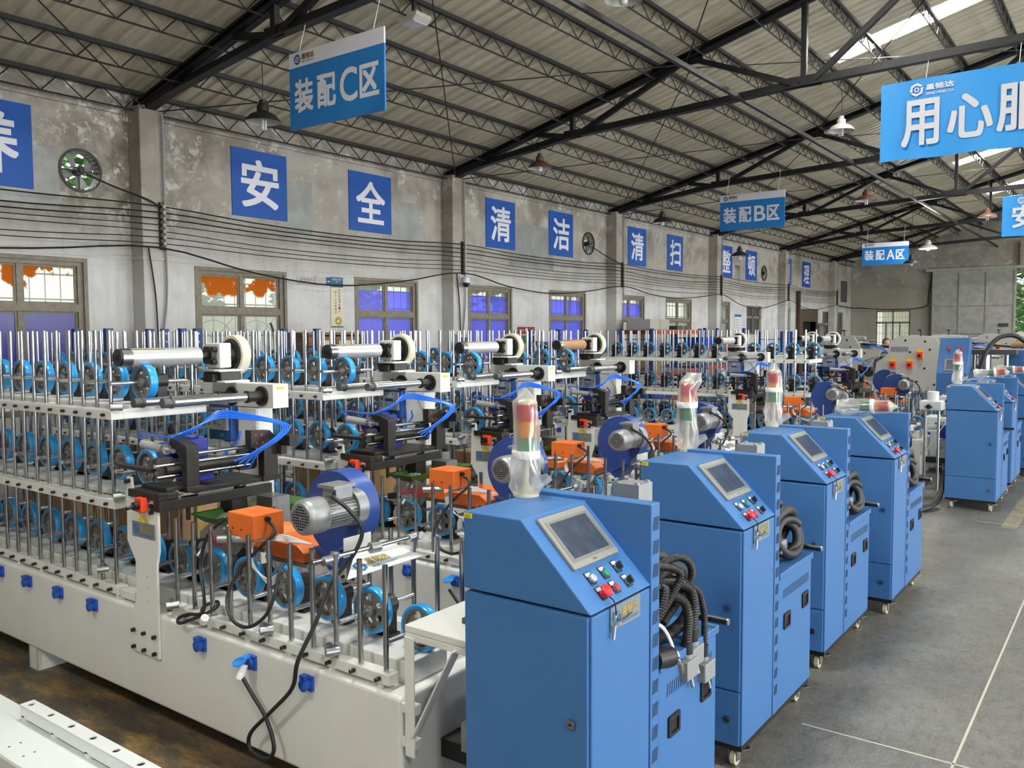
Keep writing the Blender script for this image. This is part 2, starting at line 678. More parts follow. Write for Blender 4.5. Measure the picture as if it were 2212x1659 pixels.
def tag(o, label, cat, group=None, kind=None):
    if label:
        o['label'] = label
    if cat:
        o['category'] = cat
    if group:
        o['group'] = group
    if kind:
        o['kind'] = kind
    return o


def thing(name, label, cat, loc=(0, 0, 0), rotz=0.0, group=None):
    o = bpy.data.objects.new(name, None)
    o.empty_display_size = 0.1
    COL.objects.link(o)
    o.location = loc
    o.rotation_euler = (0, 0, rotz)
    return tag(o, label, cat, group)


def struct(o):
    o['kind'] = 'structure'
    return o


def inst(src, parent, loc=None, rot=None, scale=None):
    """another part with the same mesh; sub-parts come along"""
    c = src.copy()
    COL.objects.link(c)
    c.parent = parent
    CH.setdefault(parent.name, []).append(c)
    if loc is not None:
        c.location = loc
    if rot is not None:
        c.rotation_euler = rot
    if scale is not None:
        c.scale = scale
    for ch in KIDS(src):
        d = ch.copy()
        COL.objects.link(d)
        d.parent = c
        CH.setdefault(c.name, []).append(d)
    return c


def KIDS(o):
    return list(CH.get(o.name, []))


def dup(root, loc, label, rotz=None, skip=None, group=None):
    r = root.copy()
    COL.objects.link(r)
    r.location = loc
    r['label'] = label
    if rotz is not None:
        r.rotation_euler = (0, 0, rotz)
    if group:
        r['group'] = group
    for ch in KIDS(root):
        if skip and skip(ch):
            continue
        c = ch.copy()
        COL.objects.link(c)
        c.parent = r
        CH.setdefault(r.name, []).append(c)
        for g in KIDS(ch):
            d = g.copy()
            COL.objects.link(d)
            d.parent = c
            CH.setdefault(c.name, []).append(d)
    return r


_glyph_cache = {}


def glyphs(text):
    """2-D outline fill of a string, normalised to its own box"""
    if text in _glyph_cache:
        return _glyph_cache[text]
    cu = bpy.data.curves.new('lettering', 'FONT')
    cu.body = text
    cu.resolution_u = 4
    ob = bpy.data.objects.new('lettering', cu)
    COL.objects.link(ob)
    bpy.context.view_layer.update()
    me = bpy.data.meshes.new_from_object(ob.evaluated_get(bpy.context.evaluated_depsgraph_get()))
    vs = [(v.co.x, v.co.y) for v in me.vertices]
    fs = [list(p.vertices) for p in me.polygons]
    bpy.data.objects.remove(ob)
    bpy.data.curves.remove(cu)
    bpy.data.meshes.remove(me)
    x0, x1 = min(v[0] for v in vs), max(v[0] for v in vs)
    y0, y1 = min(v[1] for v in vs), max(v[1] for v in vs)
    vs = [((x - x0) / max(1e-6, x1 - x0), (y - y0) / max(1e-6, y1 - y0)) for x, y in vs]
    _glyph_cache[text] = (vs, fs)
    return vs, fs


def letter(mb, text, o, U, V, N, w, h, bold=0.0, lift=0.002):
    """lettering w x h with lower-left corner o"""
    o, U, V, N = Vector(o), Vector(U), Vector(V), Vector(N)
    vs, fs = glyphs(text)
    offs = [(0, 0)]
    if bold:
        offs = [(bold * i, bold * j) for i in (-1, 0, 1) for j in (-1, 0, 1)]
    for k, (dx, dy) in enumerate(offs):
        mb.add([o + U * (x * (w - 2 * bold) + bold + dx) + V * (y * (h - 2 * bold) + bold + dy) + N * (lift + 0.0001 * k) for x, y in vs], fs)


def hex_logo(mb, c, U, V, N, r, mname, lift=0.002, inner=None):
    """hexagon nut mark split into two hooks round a ring"""
    c, U, V, N = Vector(c), Vector(U), Vector(V), Vector(N)
    mb.use(mname)
    for s in (0, 1):
        out, inn = [], []
        for k in range(4):
            a = PI / 6 + PI * s + k * PI / 3 * 0.93
            out.append((r * math.cos(a), r * math.sin(a)))
            inn.append((0.62 * r * math.cos(a + 0.12), 0.62 * r * math.sin(a + 0.12)))
        for k in range(3):
            q = [out[k], out[k + 1], inn[k + 1], inn[k]]
            mb.add([c + U * x + V * y + N * lift for x, y in q], [(0, 1, 2, 3)])
    if inner:
        mb.use(inner)
    a = circ(0, 0, 0.36 * r, 14)
    b = circ(0, 0, 0.2 * r, 14)
    mb.add([c + U * x + V * y + N * lift for x, y in a + b], [(i, (i + 1) % 14, 14 + (i + 1) % 14, 14 + i) for i in range(14)])


X1, Y1, Z1 = Vector((1, 0, 0)), Vector((0, 1, 0)), Vector((0, 0, 1))

# ================================================================== the hall
YA, YB = -5.0, 39.3
b = MB()
b.use('floor_concrete').box(WX - 0.3, 13.5, YA - 1, YB + 0.3, -0.15, 0.0)
struct(b.build('floor', smooth=0))
b = MB()
b.use('concrete_out').box(-40, 30, YB + 0.3, 75, -0.2, -0.02)
b.box(-30, WX - 0.3, -12, YB + 0.3, -0.2, -0.02)
struct(b.build('ground', smooth=0))

# thin saw joints in the slab
b = MB()
b.use('sheet_metal')
mat('joint_fill', 'B9B5A6', 0.8)
b = MB().use('joint_fill')
for x in (-0.669, 3.4):
    b.box(x - 0.006, x + 0.006, 1.0, YB, 0.0, 0.0015)
for y in (4.49, 10.5, 16.5, 22.5, 28.5, 34.5):
    b.box(-1.4, 13, y - 0.006, y + 0.006, 0.0, 0.0015)
struct(b.build('trim_1', smooth=0))
mat('floor_yellow', '9A8A5A', 0.7, noise=0.4, nscale=5, col2='77736A', lo=0.42, hi=0.6)
b = MB().use('floor_yellow')
b.box(-1.15, -1.0, 10.3, 30, 0.0, 0.001)
struct(b.build('trim_2', smooth=0))

WIN = [  # y0, y1, upper glass, lower glass
    (-2.2, -0.75, 'glass_blue', 'glass_violet'), (0.85, 2.3, 'glass_rust', 'glass_violet'),
    (3.83, 5.28, 'glass_rust', 'glass_violet'), (6.85, 8.30, 'glass_rust', 'glass_clear'),
    (9.78, 11.20, 'glass_blue', 'glass_blue'), (12.70, 14.02, 'glass_blue', 'glass_blue'),
    (15.48, 16.90, 'glass_blue', 'glass_blue'), (18.40, 19.80, 'glass_blue', 'glass_clear'),
    (21.14, 22.67, 'glass_clear', 'glass_clear'), (24.27, 25.49, 'glass_clear', 'glass_clear')]
WZ0, WZM, WZ1 = 1.15, 2.43, 2.98
SMALL = [(26.97, 28.31, 2.0, 2.95), (30.35, 31.3, 1.2, 2.95), (35.2, 36.0, 1.2, 2.9), (37.3, 38.2, 1.2, 2.9)]
FANS = [(5.29, 4.085), (17.06, 4.16), (28.49, 4.08)]
DOOR = (32.55, 34.3, 0.0, 2.95)


def wall_with_openings(b, u0, u1, z0, z1, holes, put):
    us = sorted({u0, u1, *[h[0] for h in holes], *[h[1] for h in holes]})
    zs = sorted({z0, z1, *[h[2] for h in holes], *[h[3] for h in holes]})
    us = [u for u in us if u0 <= u <= u1]
    for i in range(len(us) - 1):
        uc = (us[i] + us[i + 1]) / 2
        start = None
        for k in range(len(zs) - 1):
            zc = (zs[k] + zs[k + 1]) / 2
            solid = not any(h[0] < uc < h[1] and h[2] < zc < h[3] for h in holes)
            if solid and start is None:
                start = zs[k]
            if start is not None and (not solid or k == len(zs) - 2):
                put(us[i], us[i + 1], start, zs[k + 1] if solid else zs[k])
                start = None


FR = 0.3
SLOT = (25.9, 26.35, 3.62, 4.2)
holes = [SLOT] + [(w[0], w[1], WZ0, WZ1) for w in WIN] + SMALL + [DOOR] + [(y - FR, y + FR, z - FR, z + FR) for y, z in FANS]
b = MB().use('wall_plaster')
wall_with_openings(b, YA, YB, 0, 5.16, holes, lambda a, c, z, w: b.box(WX - 0.24, WX, a, c, z, w))
for y, z in FANS:
    sq = [(y - FR, z - FR), (y + FR, z - FR), (y + FR, z + FR), (y - FR, z + FR)]
    b.plate([sq, circ(y, z, 0.235, 28)], (WX, 0, 0), Y1, Z1, -X1, 0.1)
struct(b.build('wall_left', smooth=0))
# string course half way up and the eaves band
b = MB().use('wall_plaster')
b.box(WX, WX + 0.012, YA, YB, 3.06, 3.085)
b.box(WX, WX + 0.03, YA, YB, 4.86, 4.9)
struct(b.build('trim_3', smooth=0))

# end wall with its window and gateway
GX0, GX1, GZ = -4.1, -0.6, 4.45
ew = [(-9.34, -7.96, 1.2, 2.97), (GX0, GX1, 0, GZ)]
b = MB().use('end_plaster')
wall_with_openings(b, WX - 0.24, 13.5, 0, 5.16, ew, lambda a, c, z, w: b.box(a, c, YB, YB + 0.24, z, w))
b.add([(WX - 0.24, YB, 5.16), (13.5, YB, 5.16), (RIDGE, YB, roof_z(RIDGE) + 0.1), (WX - 0.24, YB + 0.24, 5.16), (13.5, YB + 0.24, 5.16), (RIDGE, YB + 0.24, roof_z(RIDGE) + 0.1)],
      [(0, 1, 2), (5, 4, 3), (0, 2, 5, 3), (1, 4, 5, 2), (0, 3, 4, 1)])
b.box(-3.95, -3.4, YB - 0.2, YB, GZ + 0.05, 5.6)
b.box(-10.4, -7.2, YB - 0.05, YB, 2.98, 3.06)
struct(b.build('wall_back', smooth=0))
# unseen: end wall added to block sky; right wall opened for the bay lights
b = MB().use('end_plaster')
b.box(WX - 0.24, 12.7, YA - 0.24, YA, 0, 8.2)
struct(b.build('wall_sky_block', smooth=0))
b = MB().use('wall_plaster')
wall_with_openings(b, YA, YB, 0, 5.16, [(-1, 5, -0.1, 4.4), (11, 17, -0.1, 4.4), (23, 29, -0.1, 4.4)], lambda a, c, z, w: b.box(12.4, 12.64, a, c, z, w))
struct(b.build('wall_right', smooth=0))

# pillars
PY = [0.06, 6.06, 12.06, 18.06, 24.06, 30.06, 36.06]
for k, y in enumerate(PY):
    b = MB().use('pillar_plaster')
    b.box(WX, WX + 0.27, y - 0.15, y + 0.16, 0, 4.97)
    b.box(WX, WX + 0.285, y - 0.165, y + 0.175, 3.04, 3.09)
    struct(b.build('pillar', smooth=0, bevel=0.012))

# roof: corrugated sheets on both slopes, with clear strips
def roof_strip(b, x0, x1, ya, yb, wave=True):
    rib = 0.21
    prof = [(0, 0), (0.105, 0), (0.125, 0.03), (0.19, 0.03)]
    ys = []
    k = math.floor(ya / rib)
    while k * rib < yb:
        for dy, h in prof:
            y = k * rib + dy
            if ya <= y <= yb:
                ys.append((y, h))
        k += 1
    ys = [(ya, 0)] + ys + [(yb, 0)]
    vs = []
    for y, h in ys:
        vs.append((x0, y, roof_z(x0) + h))
        vs.append((x1, y, roof_z(x1) + h))
    b.add(vs, [(2 * i, 2 * i + 1, 2 * i + 3, 2 * i + 2) for i in range(len(ys) - 1)])


b = MB().use('roof_sheet')
roof_strip(b, WX - 0.4, SKY_X[0], YA - 0.3, YB + 0.3)
roof_strip(b, SKY_X[1], RIDGE, YA - 0.3, YB + 0.3)
xr0, xr1 = 2 * RIDGE - SKY_X[1], 2 * RIDGE - SKY_X[0]
roof_strip(b, RIDGE, xr0, YA - 0.3, YB + 0.3)
roof_strip(b, xr1, 13.0, YA - 0.3, YB + 0.3)
edges = [YA - 0.3] + [e for s in SKY_Y for e in s] + [YB + 0.3]
for i in range(0, len(edges), 2):
    roof_strip(b, SKY_X[0], SKY_X[1], edges[i], edges[i + 1])
    roof_strip(b, xr0, xr1, edges[i], edges[i + 1])
struct(b.build('roof', smooth=0))
for i, (a, c) in enumerate(SKY_Y):
    for xx in (SKY_X, (xr0, xr1)):
        b = MB().use('roof_clear')
        roof_strip(b, xx[0], xx[1], a, c)
        struct(b.build('roof_skylight', smooth=0))

# lattice purlins running the length of the hall
def purlin(x, y0, y1):
    b = MB().use('purlin_black')
    zt = roof_z(x) - 0.045
    zb = zt - 0.22
    n = int((y1 - y0) / 0.5)
    b.bar((x, y0, zt), (x, y1, zt), 0.055, 0.05)
    for py in PY[0:0]:
        pass
    b.cyl((x, y0, zb), (x, y1, zb), 0.011, 6)
    for k in range(n):
        a = y0 + k * 0.5
        b.cyl((x, a, zt), (x, a + 0.29, zb), 0.0085, 5)
        b.cyl((x, a + 0.29, zb), (x, a + 0.5, zt), 0.0085, 5)
    return struct(b.build('roof_purlin', smooth=0))


for x in (-10.26, -9.42, -8.58, -7.78, -6.95, -6.13, -5.33, -4.45, -3.68, -2.8, -1.95, -1.1, -0.25, 0.6):
    purlin(x, YA, YB)


# roof trusses
def truss(y):
    b = MB().use('truss_black')
    A = (WX + 0.05, y, 4.99)
    zt = lambda x: roof_z(x) - 0.2
    top = [(WX - 0.1, y, zt(WX - 0.1) + 0.0), (RIDGE, y, zt(RIDGE))]
    b.bar(top[0], top[1], 0.16, 0.03)
    b.bar((top[0][0], y, top[0][2] + 0.08), (top[1][0], y, top[1][2] + 0.08), 0.16, 0.03)
    b.bar((top[0][0], y, top[0][2] + 0.04), (top[1][0], y, top[1][2] + 0.04), 0.03, 0.12)
    bc = [(WX + 0.05, 4.96), (-7.65, 5.31), (-3.87, 5.5), (RIDGE, 5.62)]
    for p, q in zip(bc, bc[1:]):
        b.bar((p[0], y, p[1]), (q[0], y, q[1]), 0.12, 0.025)
        b.bar((p[0], y, p[1] + 0.05), (q[0], y, q[1] + 0.05), 0.025, 0.1)
    # heel plate
    b.prism([(WX - 0.1, 4.9), (WX + 0.15, 4.9), (-9.55, 5.06), (-9.35, zt(-9.35) + 0.02), (WX - 0.1, zt(WX) + 0.02)], (0, y - 0.07, 0), X1, Z1, Y1, 0.14)
    web = [((-7.65, 5.33), (-7.65, zt(-7.65))), ((-7.55, 5.34), (-5.55, zt(-5.55) + 0.02)), ((-5.6, zt(-5.6) + 0.02), (-3.95, 5.52)),
           ((-3.87, 5.52), (-3.87, zt(-3.87))), ((-3.75, 5.54), (-1.75, zt(-1.75))), ((-1.75, zt(-1.75)), (-0.2, 5.6)),
           ((-8.35, zt(-8.35) - 0.02), (-7.7, 5.33)), ((RIDGE, 5.62), (RIDGE, zt(RIDGE)))]
    for (x0, z0), (x1, z1) in web:
        b.bar((x0, y, z0), (x1, y, z1), 0.075, 0.075, up=(0, 1, 0))
    for x, z, w, h in ((-7.65, 5.36, 0.34, 0.14), (-3.87, 5.55, 0.5, 0.16), (-5.57, zt(-5.57) - 0.02, 0.4, 0.14), (-1.75, zt(-1.75) - 0.02, 0.4, 0.14)):
        b.cb((x, y, z), (w, 0.03, h))
    # right half, mirrored about the ridge
    n = len(b.v)
    vs = [Vector((2 * RIDGE - p.x, p.y, p.z)) for p in b.v]
    fs = [list(reversed(f)) for f in b.f]
    b.add(vs, fs)
    return struct(b.build('roof_truss', smooth=0))


for y in PY:
    truss(y)
# square tie tube along the bottom chords, and thin sway rods
b = MB().use('truss_black')
b.bar((-4.76, YA, 5.46), (-4.76, YB, 5.46), 0.055, 0.06)
struct(b.build('roof_tie_beam', smooth=0))
for i, y in enumerate(PY[:-1]):
    b = MB().use('purlin_black')
    for (xa, xb) in ((-10.1, -5.6), (-5.6, -1.7)):
        b.cyl((xa, y + 0.1, roof_z(xa) - 0.3), (xb, y + 5.9, roof_z(xb) - 0.3), 0.009, 5)
        b.cyl((xb, y + 0.1, roof_z(xb) - 0.3), (xa, y + 5.9, roof_z(xa) - 0.3), 0.009, 5)
    struct(b.build('roof_sway_rod', smooth=0))


# ------------------------------------------------------------------ windows
def window(i, y0, y1, gu, gl, z0=WZ0, zm=WZM, z1=WZ1, deep=True):
    b = MB().use('window_frame')
    xc = WX - 0.06
    for k, (a, c, d, e) in enumerate(((y0, y0 + 0.06, z0, z1), (y1 - 0.06, y1, z0, z1), (y0 + 0.06, y1 - 0.06, z1 - 0.05, z1), (y0 + 0.06, y1 - 0.06, zm - 0.05, zm + 0.04), (y0 + 0.06, y1 - 0.06, z0, z0 + 0.06))):
        b.box(xc - 0.05, xc + 0.04, a, c, d, e)
    ym = (y0 + y1) / 2
    b.box(xc - 0.03, xc + 0.025, ym - 0.03, ym + 0.03, z0 + 0.06, z1 - 0.05)
    for a, c in ((y0 + 0.06, ym - 0.03), (ym + 0.03, y1 - 0.06)):
        for lo, hi in ((z0 + 0.05, zm - 0.05), (zm + 0.04, z1 - 0.05)):
            for q in ((a, a + 0.025, lo, hi), (c - 0.025, c, lo, hi), (a + 0.025, c - 0.025, lo, lo + 0.025), (a + 0.025, c - 0.025, hi - 0.025, hi)):
                b.box(xc - 0.02, xc + 0.01, *q)
    b.box(WX - 0.01, WX + 0.012, y0 - 0.05, y0, z0, z1)
    b.box(WX - 0.01, WX + 0.012, y1, y1 + 0.05, z0, z1)
    b.box(WX - 0.01, WX + 0.012, y0 - 0.05, y1 + 0.05, z1, z1 + 0.05)
    w = struct(b.build('window_%d' % i, smooth=0))
    zs = zm
    if gu == 'glass_blue':
        zs = z1 - 0.16
        b = MB().use('glass_clear')
        b.box(xc - 0.006, xc, y0 + 0.03, y1 - 0.03, zs, z1 - 0.02)
        b.build('window_pane', parent=w, smooth=0)
    b = MB().use(gu)
    b.box(xc - 0.006, xc, y0 + 0.03, y1 - 0.03, zm, z1 - 0.02 if zs == zm else zs)
    b.build('window_pane', parent=w, smooth=0)
    b = MB().use(gl)
    zl = z0 + 0.02 if gl != 'glass_violet' else 1.72
    b.box(xc - 0.006, xc, y0 + 0.03, y1 - 0.03, zl, zm)
    b.build('window_pane', parent=w, smooth=0)
    if zl > z0 + 0.1:
        b = MB().use('glass_clear')
        b.box(xc - 0.006, xc, y0 + 0.03, y1 - 0.03, z0 + 0.02, zl)
        b.build('window_pane', parent=w, smooth=0)
    # burglar grille outside: uprights, rails and fan arcs
    g = MB().use('grille')
    xo = WX - 0.2
    n = 8
    for k in range(n + 1):
        y = y0 + (y1 - y0) * k / n
        g.cyl((xo, y, z0), (xo, y, z1), 0.007, 5)
    for z in (z0 + 0.35, zm - 0.35, zm + 0.1, z1 - 0.15):
        g.bar((xo, y0, z), (xo, y1, z), 0.012, 0.02)
    for s in (0, 1):
        yc = y0 + (y1 - y0) * (0.25 + 0.5 * s)
        r = (y1 - y0) * 0.21
        arc = [(xo, yc + r * math.cos(PI * t / 8), zm - 0.62 + r * 0.95 * math.sin(PI * t / 8) + 0.2) for t in range(9)]
        g.tube(arc, 0.007, 5, 2)
        for a in (PI / 4, PI / 2, 3 * PI / 4):
            g.cyl((xo, yc, zm - 0.42), (xo, yc + 1.5 * r * math.cos(a), zm - 0.42 + 1.5 * r * math.sin(a)), 0.006, 5)
    g.build('window_grille', parent=w, smooth=0)
    return w


for i, wd in enumerate(WIN):
    window(i + 1, *wd)
# bricked-up and dark openings near the far corner
for i, (y0, y1, z0, z1) in enumerate(SMALL):
    b = MB().use('window_frame')
    xc = WX - 0.08
    zm = (z0 + z1) / 2 + 0.1
    for q in ((y0, y0 + 0.07, z0, z1), (y1 - 0.07, y1, z0, z1), (y0, y1, z1 - 0.06, z1), (y0, y1, zm - 0.04, zm + 0.04), (y0, y1, z0, z0 + 0.06), ((y0 + y1) / 2 - 0.03, (y0 + y1) / 2 + 0.03, z0, z1)):
        b.box(xc - 0.05, xc + 0.03, *q)
    b.use('dark_grey').box(xc - 0.03, xc - 0.02, y0, y1, z0, z1)
    struct(b.build('window_%d' % (len(WIN) + 1 + i), smooth=0))
b = MB().use('shutter_brown')
for k in range(9):
    b.cyl((WX + 0.02, DOOR[0], 2.5 + k * 0.05), (WX + 0.02, DOOR[1], 2.5 + k * 0.05), 0.03, 8)
b.box(WX - 0.2, WX + 0.06, DOOR[0] - 0.1, DOOR[0], 0, 2.95)
b.box(WX - 0.2, WX + 0.06, DOOR[1], DOOR[1] + 0.1, 0, 2.95)
b.use('void_dark').box(WX - 0.24, WX - 0.2, DOOR[0], DOOR[1], 0, 2.95)
struct(b.build('door_1', smooth=40))

# end-wall window
def end_window():
    x0, x1, z0, z1 = -9.34, -7.96, 1.2, 2.97
    b = MB().use('window_frame')
    for q in ((x0, x0 + 0.05, z0, z1), (x1 - 0.05, x1, z0, z1), (x0, x1, z1 - 0.05, z1), (x0, x1, 2.42, 2.5), (x0, x1, z0, z0 + 0.05), (-8.95, -8.9, z0, 2.45), (-8.4, -8.35, z0, 2.45), (-8.68, -8.63, z0, z1)):
        b.box(q[0], q[1], YB + 0.05, YB + 0.1, q[2], q[3])
    w = struct(b.build('window_%d' % (len(WIN) + len(SMALL) + 1), smooth=0))
    b = MB().use('glass_clear')
    b.box(x0, x1, YB + 0.07, YB + 0.076, z0, z1)
    b.build('window_pane', parent=w, smooth=0)
    g = MB().use('grille')
    for k in range(13):
        x = x0 + (x1 - x0) * k / 12
        g.cyl((x, YB + 0.2, z0), (x, YB + 0.2, z1), 0.008, 5)
    for z in (1.6, 2.0, 2.3, 2.7):
        g.bar((x0, YB + 0.2, z), (x1, YB + 0.2, z), 0.015, 0.015)
    g.build('window_grille', parent=w, smooth=0)


end_window()
# big sliding gate leaf, pushed open over the end wall
b = MB().use('gate_grey')
gx0, gx1, gz1, gy = -7.03, -4.08, 4.5, YB - 0.28
b.box(gx0, gx1, gy + 0.03, gy + 0.05, 0.05, gz1)
for k in range(4):
    x = gx0 + (gx1 - gx0) * k / 3
    b.box(x - 0.04, x + 0.04, gy - 0.02, gy + 0.03, 0.05, gz1)
for z in (0.09, 1.05, 2.02, 3.15, gz1):
    b.box(gx0 - 0.04, gx1 + 0.04, gy - 0.024, gy + 0.03, z - 0.04, z + 0.04)
b.box(gx0 - 0.3, 0.5, gy, gy + 0.12, gz1 + 0.05, gz1 + 0.16)
struct(b.build('door_2', smooth=0))
b = MB().use('ink_dark').box(-4.62, -4.28, gy - 0.035, gy - 0.02, 2.26, 2.38)
b.use('green_btn')
letter(b, '安全出口', (-4.58, gy - 0.035, 2.285), X1, Z1, -Y1, 0.26, 0.07)
tag(b.build('exit_sign', smooth=0), 'small dark exit sign with green writing on the sliding gate', 'sign')

# ------------------------------------------------------------------ outside
b = MB().use('concrete_out')
b.box(-16.2, -16.0, -10, 42, 0, 2.55)
struct(b.build('outside_boundary_wall', smooth=0))


def foliage(name, loc, r, h, n, label, seed, group=None):
    rnd = random.Random(seed)
    t = thing(name, label, 'tree', loc, group=group)
    b = MB().use('leaf')
    for k in range(n):
        a, e = rnd.uniform(0, 2 * PI), rnd.uniform(-1, 1)
        rr = r * rnd.uniform(0.55, 1.0)
        c = Vector((rr * math.cos(a) * math.sqrt(1 - e * e * 0.6), rr * math.sin(a) * math.sqrt(1 - e * e * 0.6), h + r * 0.8 * e))
        d = Vector((rnd.uniform(-1, 1), rnd.uniform(-1, 1), rnd.uniform(-1, 1))).normalized()
        _, s, u = b.frame_of(d)
        q = rnd.uniform(0.12, 0.26)
        b.add([c - s * q, c - u * q * 0.5 + d * 0.03, c + s * q, c + u * q * 0.5 + d * 0.03], [(0, 1, 2, 3)])
    b.build('crown', parent=t, smooth=0)
    b = MB().use('bark')
    b.cyl((0, 0, -0.1), (0.1, 0.05, h), 0.1, 8, 0.05)
    b.build('trunk', parent=t)


foliage('garden_tree', (-18.3, 4.5, 0), 1.7, 3.4, 700, 'leafy tree behind the boundary wall, seen through the rusty windows', 1)
foliage('garden_tree', (-18.0, 10.8, 0), 1.5, 3.3, 600, 'leafy tree beyond the blue filmed window near the tall poster', 2)
foliage('garden_tree', (-18.2, 22.0, 0), 1.7, 3.2, 600, 'leafy tree outside the two clear windows further along the wall', 3)
foliage('garden_tree', (-18.2, 9.2, 0), 1.3, 5.0, 600, 'tall leafy tree seen through the first round exhaust fan', 5)
foliage('garden_tree', (-18.2, 16.0, 0), 1.5, 3.3, 500, 'leafy tree outside the window above the brown cardboard tube', 6)
foliage('garden_tree', (-18.3, 28.5, 0), 1.4, 5.2, 400, 'tall leafy tree seen through the round fan by the 洁 panel', 7)
foliage('garden_tree', (-3.6, 47.0, 0), 2.1, 3.7, 1100, 'bright green tree standing outside the open gateway', 4)
b = MB().use('grille')
for k in range(24):
    b.cyl((-6 + k * 0.25, 44.5, 0), (-6 + k * 0.25, 44.5, 1.5), 0.012, 5)
b.bar((-6, 44.5, 1.5), (0, 44.5, 1.5), 0.04, 0.04)
b.bar((-6, 44.5, 0.2), (0, 44.5, 0.2), 0.04, 0.04)
tag(b.build('yard_railing', smooth=0), 'blue metal railing in the yard beyond the open gateway', 'railing')
b = MB().use('concrete_out').box(-12, 6, 52, 52.3, 0, 4.5)
struct(b.build('outside_yard_wall', smooth=0))


# ------------------------------------------------------------------ wall furniture on the long wall
def exhaust_fan(y, z, label, rot):
    t = thing('exhaust_fan', label, 'fan', (WX - 0.05, y, z), group='round exhaust fans high in the long wall')
    b = MB().use('black_oxide')
    b.lathe([(0.235, -0.1), (0.235, 0.07), (0.262, 0.07), (0.262, 0.05), (0.25, 0.05), (0.25, -0.1)], (0, 0, 0), X1, 32, caps=False)
    b.build('housing', parent=t)
    b = MB().use('truss_black')
    b.cyl((-0.08, 0, 0), (0.06, 0, 0), 0.055, 16)
    b.cyl((0.06, 0, 0), (0.08, 0, 0), 0.03, 12)
    b.bar((0, -0.235, 0), (0, 0.235, 0), 0.02, 0.02)
    b.bar((0, 0, -0.235), (0, 0, 0), 0.02, 0.02)
    b.build('motor', parent=t)
    for k in range(4):
        a = rot + k * PI / 2
        b = MB().use('sheet_metal')
        d, s = Vector((0, math.cos(a), math.sin(a))), Vector((0, -math.sin(a), math.cos(a)))
        pts = [d * 0.05 - s * 0.03, d * 0.2 - s * 0.09, d * 0.22 + s * 0.03, d * 0.06 + s * 0.03]
        off = [-0.07, -0.09, -0.04, -0.05]
        vs = [p + X1 * o for p, o in zip(pts, off)] + [p + X1 * (o + 0.004) for p, o in zip(pts, off)]
        b.add(vs, [(0, 1, 2, 3), (7, 6, 5, 4), (0, 4, 5, 1), (1, 5, 6, 2), (2, 6, 7, 3), (3, 7, 4, 0)])
        b.build('fan_blade', parent=t)


exhaust_fan(*FANS[0], 'round exhaust fan beside the half-seen 养 panel', 0.5)
exhaust_fan(*FANS[1], 'round exhaust fan beside the 洁 panel', 0.2)
exhaust_fan(*FANS[2], 'small distant round exhaust fan beside the 顿 panel', 0.9)

SIGNS = [(3.77, '养'), (7.42, '安'), (9.63, '全'), (13.21, '清'), (15.42, '洁'), (18.95, '清'), (21.14, '扫'), (24.72, '整'), (26.83, '顿'), (30.32, '整'), (32.54, '理')]
SLAB = ['square blue wall panel with white character 养, cut by the photo edge', 'square blue wall panel with white character 安 high on the wall',
        'square blue wall panel with white character 全 high on the wall', 'square blue wall panel with white character 清 next to the 洁 panel',
        'square blue wall panel with white character 洁 next to a round fan', 'square blue wall panel with white character 清 next to the 扫 panel',
        'square blue wall panel with white character 扫 high on the wall', 'square blue wall panel with white character 整 next to the 顿 panel',
        'square blue wall panel with white character 顿 next to a round fan', 'square blue wall panel with white character 整 next to the 理 panel',
        'square blue wall panel with white character 理, last of the row']
for (y, ch), lb in zip(SIGNS, SLAB):
    w, z0, z1 = 0.965, 3.785, 4.745
    t = thing('wall_sign', lb, 'sign', (WX + 0.002, y + w / 2, z0), group='blue one-character panels on the long wall')
    MB().use('sign_blue').box(0, 0.012, -w / 2, w / 2, 0, z1 - z0).build('sign_board', parent=t, smooth=0)
    b = MB().use('sign_white')
    letter(b, ch, (0.012, -0.33, 0.14), Y1, Z1, X1, 0.66, 0.69, bold=0.013, lift=0.003)
    b.build('lettering', parent=t, smooth=0)

for (y0, y1, z0, z1, lb) in ((8.2, 8.87, 3.62, 4.42, 'square grey sheet-metal patch behind the 安 panel'), (7.3, 8.3, 3.5, 4.3, None), (10.4, 11.3, 3.68, 4.38, 'grey sheet-metal patch beside the 全 panel'),
                             (14.0, 15.6, 3.45, 4.35, 'wide grey sheet-metal patch between the 清 and 洁 panels'), (4.3, 5.03, 3.62, 4.3, 'grey sheet-metal patch under the 养 panel')):
    if lb:
        b = MB().use('sheet_metal').box(WX, WX + 0.004, y0, y1, z0, z1)
        tag(b.build('metal_patch', smooth=0), lb, 'metal sheet')

# cables strung along the wall from pillar to pillar
names = ['topmost', 'second highest', 'third highest', 'middle', 'third lowest', 'second lowest', 'lowest straight']
for k in range(7):
    z = 3.72 - 0.078 * k
    b = MB().use('rubber_black')
    pts = []
    for i in range(len(PY)):
        pts.append((WX + 0.36, PY[i], z))
        if i < len(PY) - 1:
            for q in (0.25, 0.5, 0.75):
                pts.append((WX + 0.33, PY[i] + 6 * q, z - 0.06 * (4 * q * (1 - q)) * (1 + 0.3 * ((k * 7 + i * 3) % 4 - 1.5))))
    b.tube(pts, 0.009 if k < 3 else 0.006, 5, 3)
    tag(b.build('wall_cable'), names[k] + ' of the seven black cables strung along the long wall', 'cable', 'cables along the long wall')
b = MB().use('rubber_black')
pts = []
for i in range(len(PY)):
    pts.append((WX + 0.37, PY[i], 3.2))
    if i < len(PY) - 1:
        for q, s in ((0.25, 0.22), (0.5, 0.32), (0.75, 0.2)):
            pts.append((WX + 0.3, PY[i] + 6 * q, 3.2 - s * (0.6 + 0.5 * ((i * 5) % 3) / 2)))
b.tube(pts, 0.012, 6, 4)
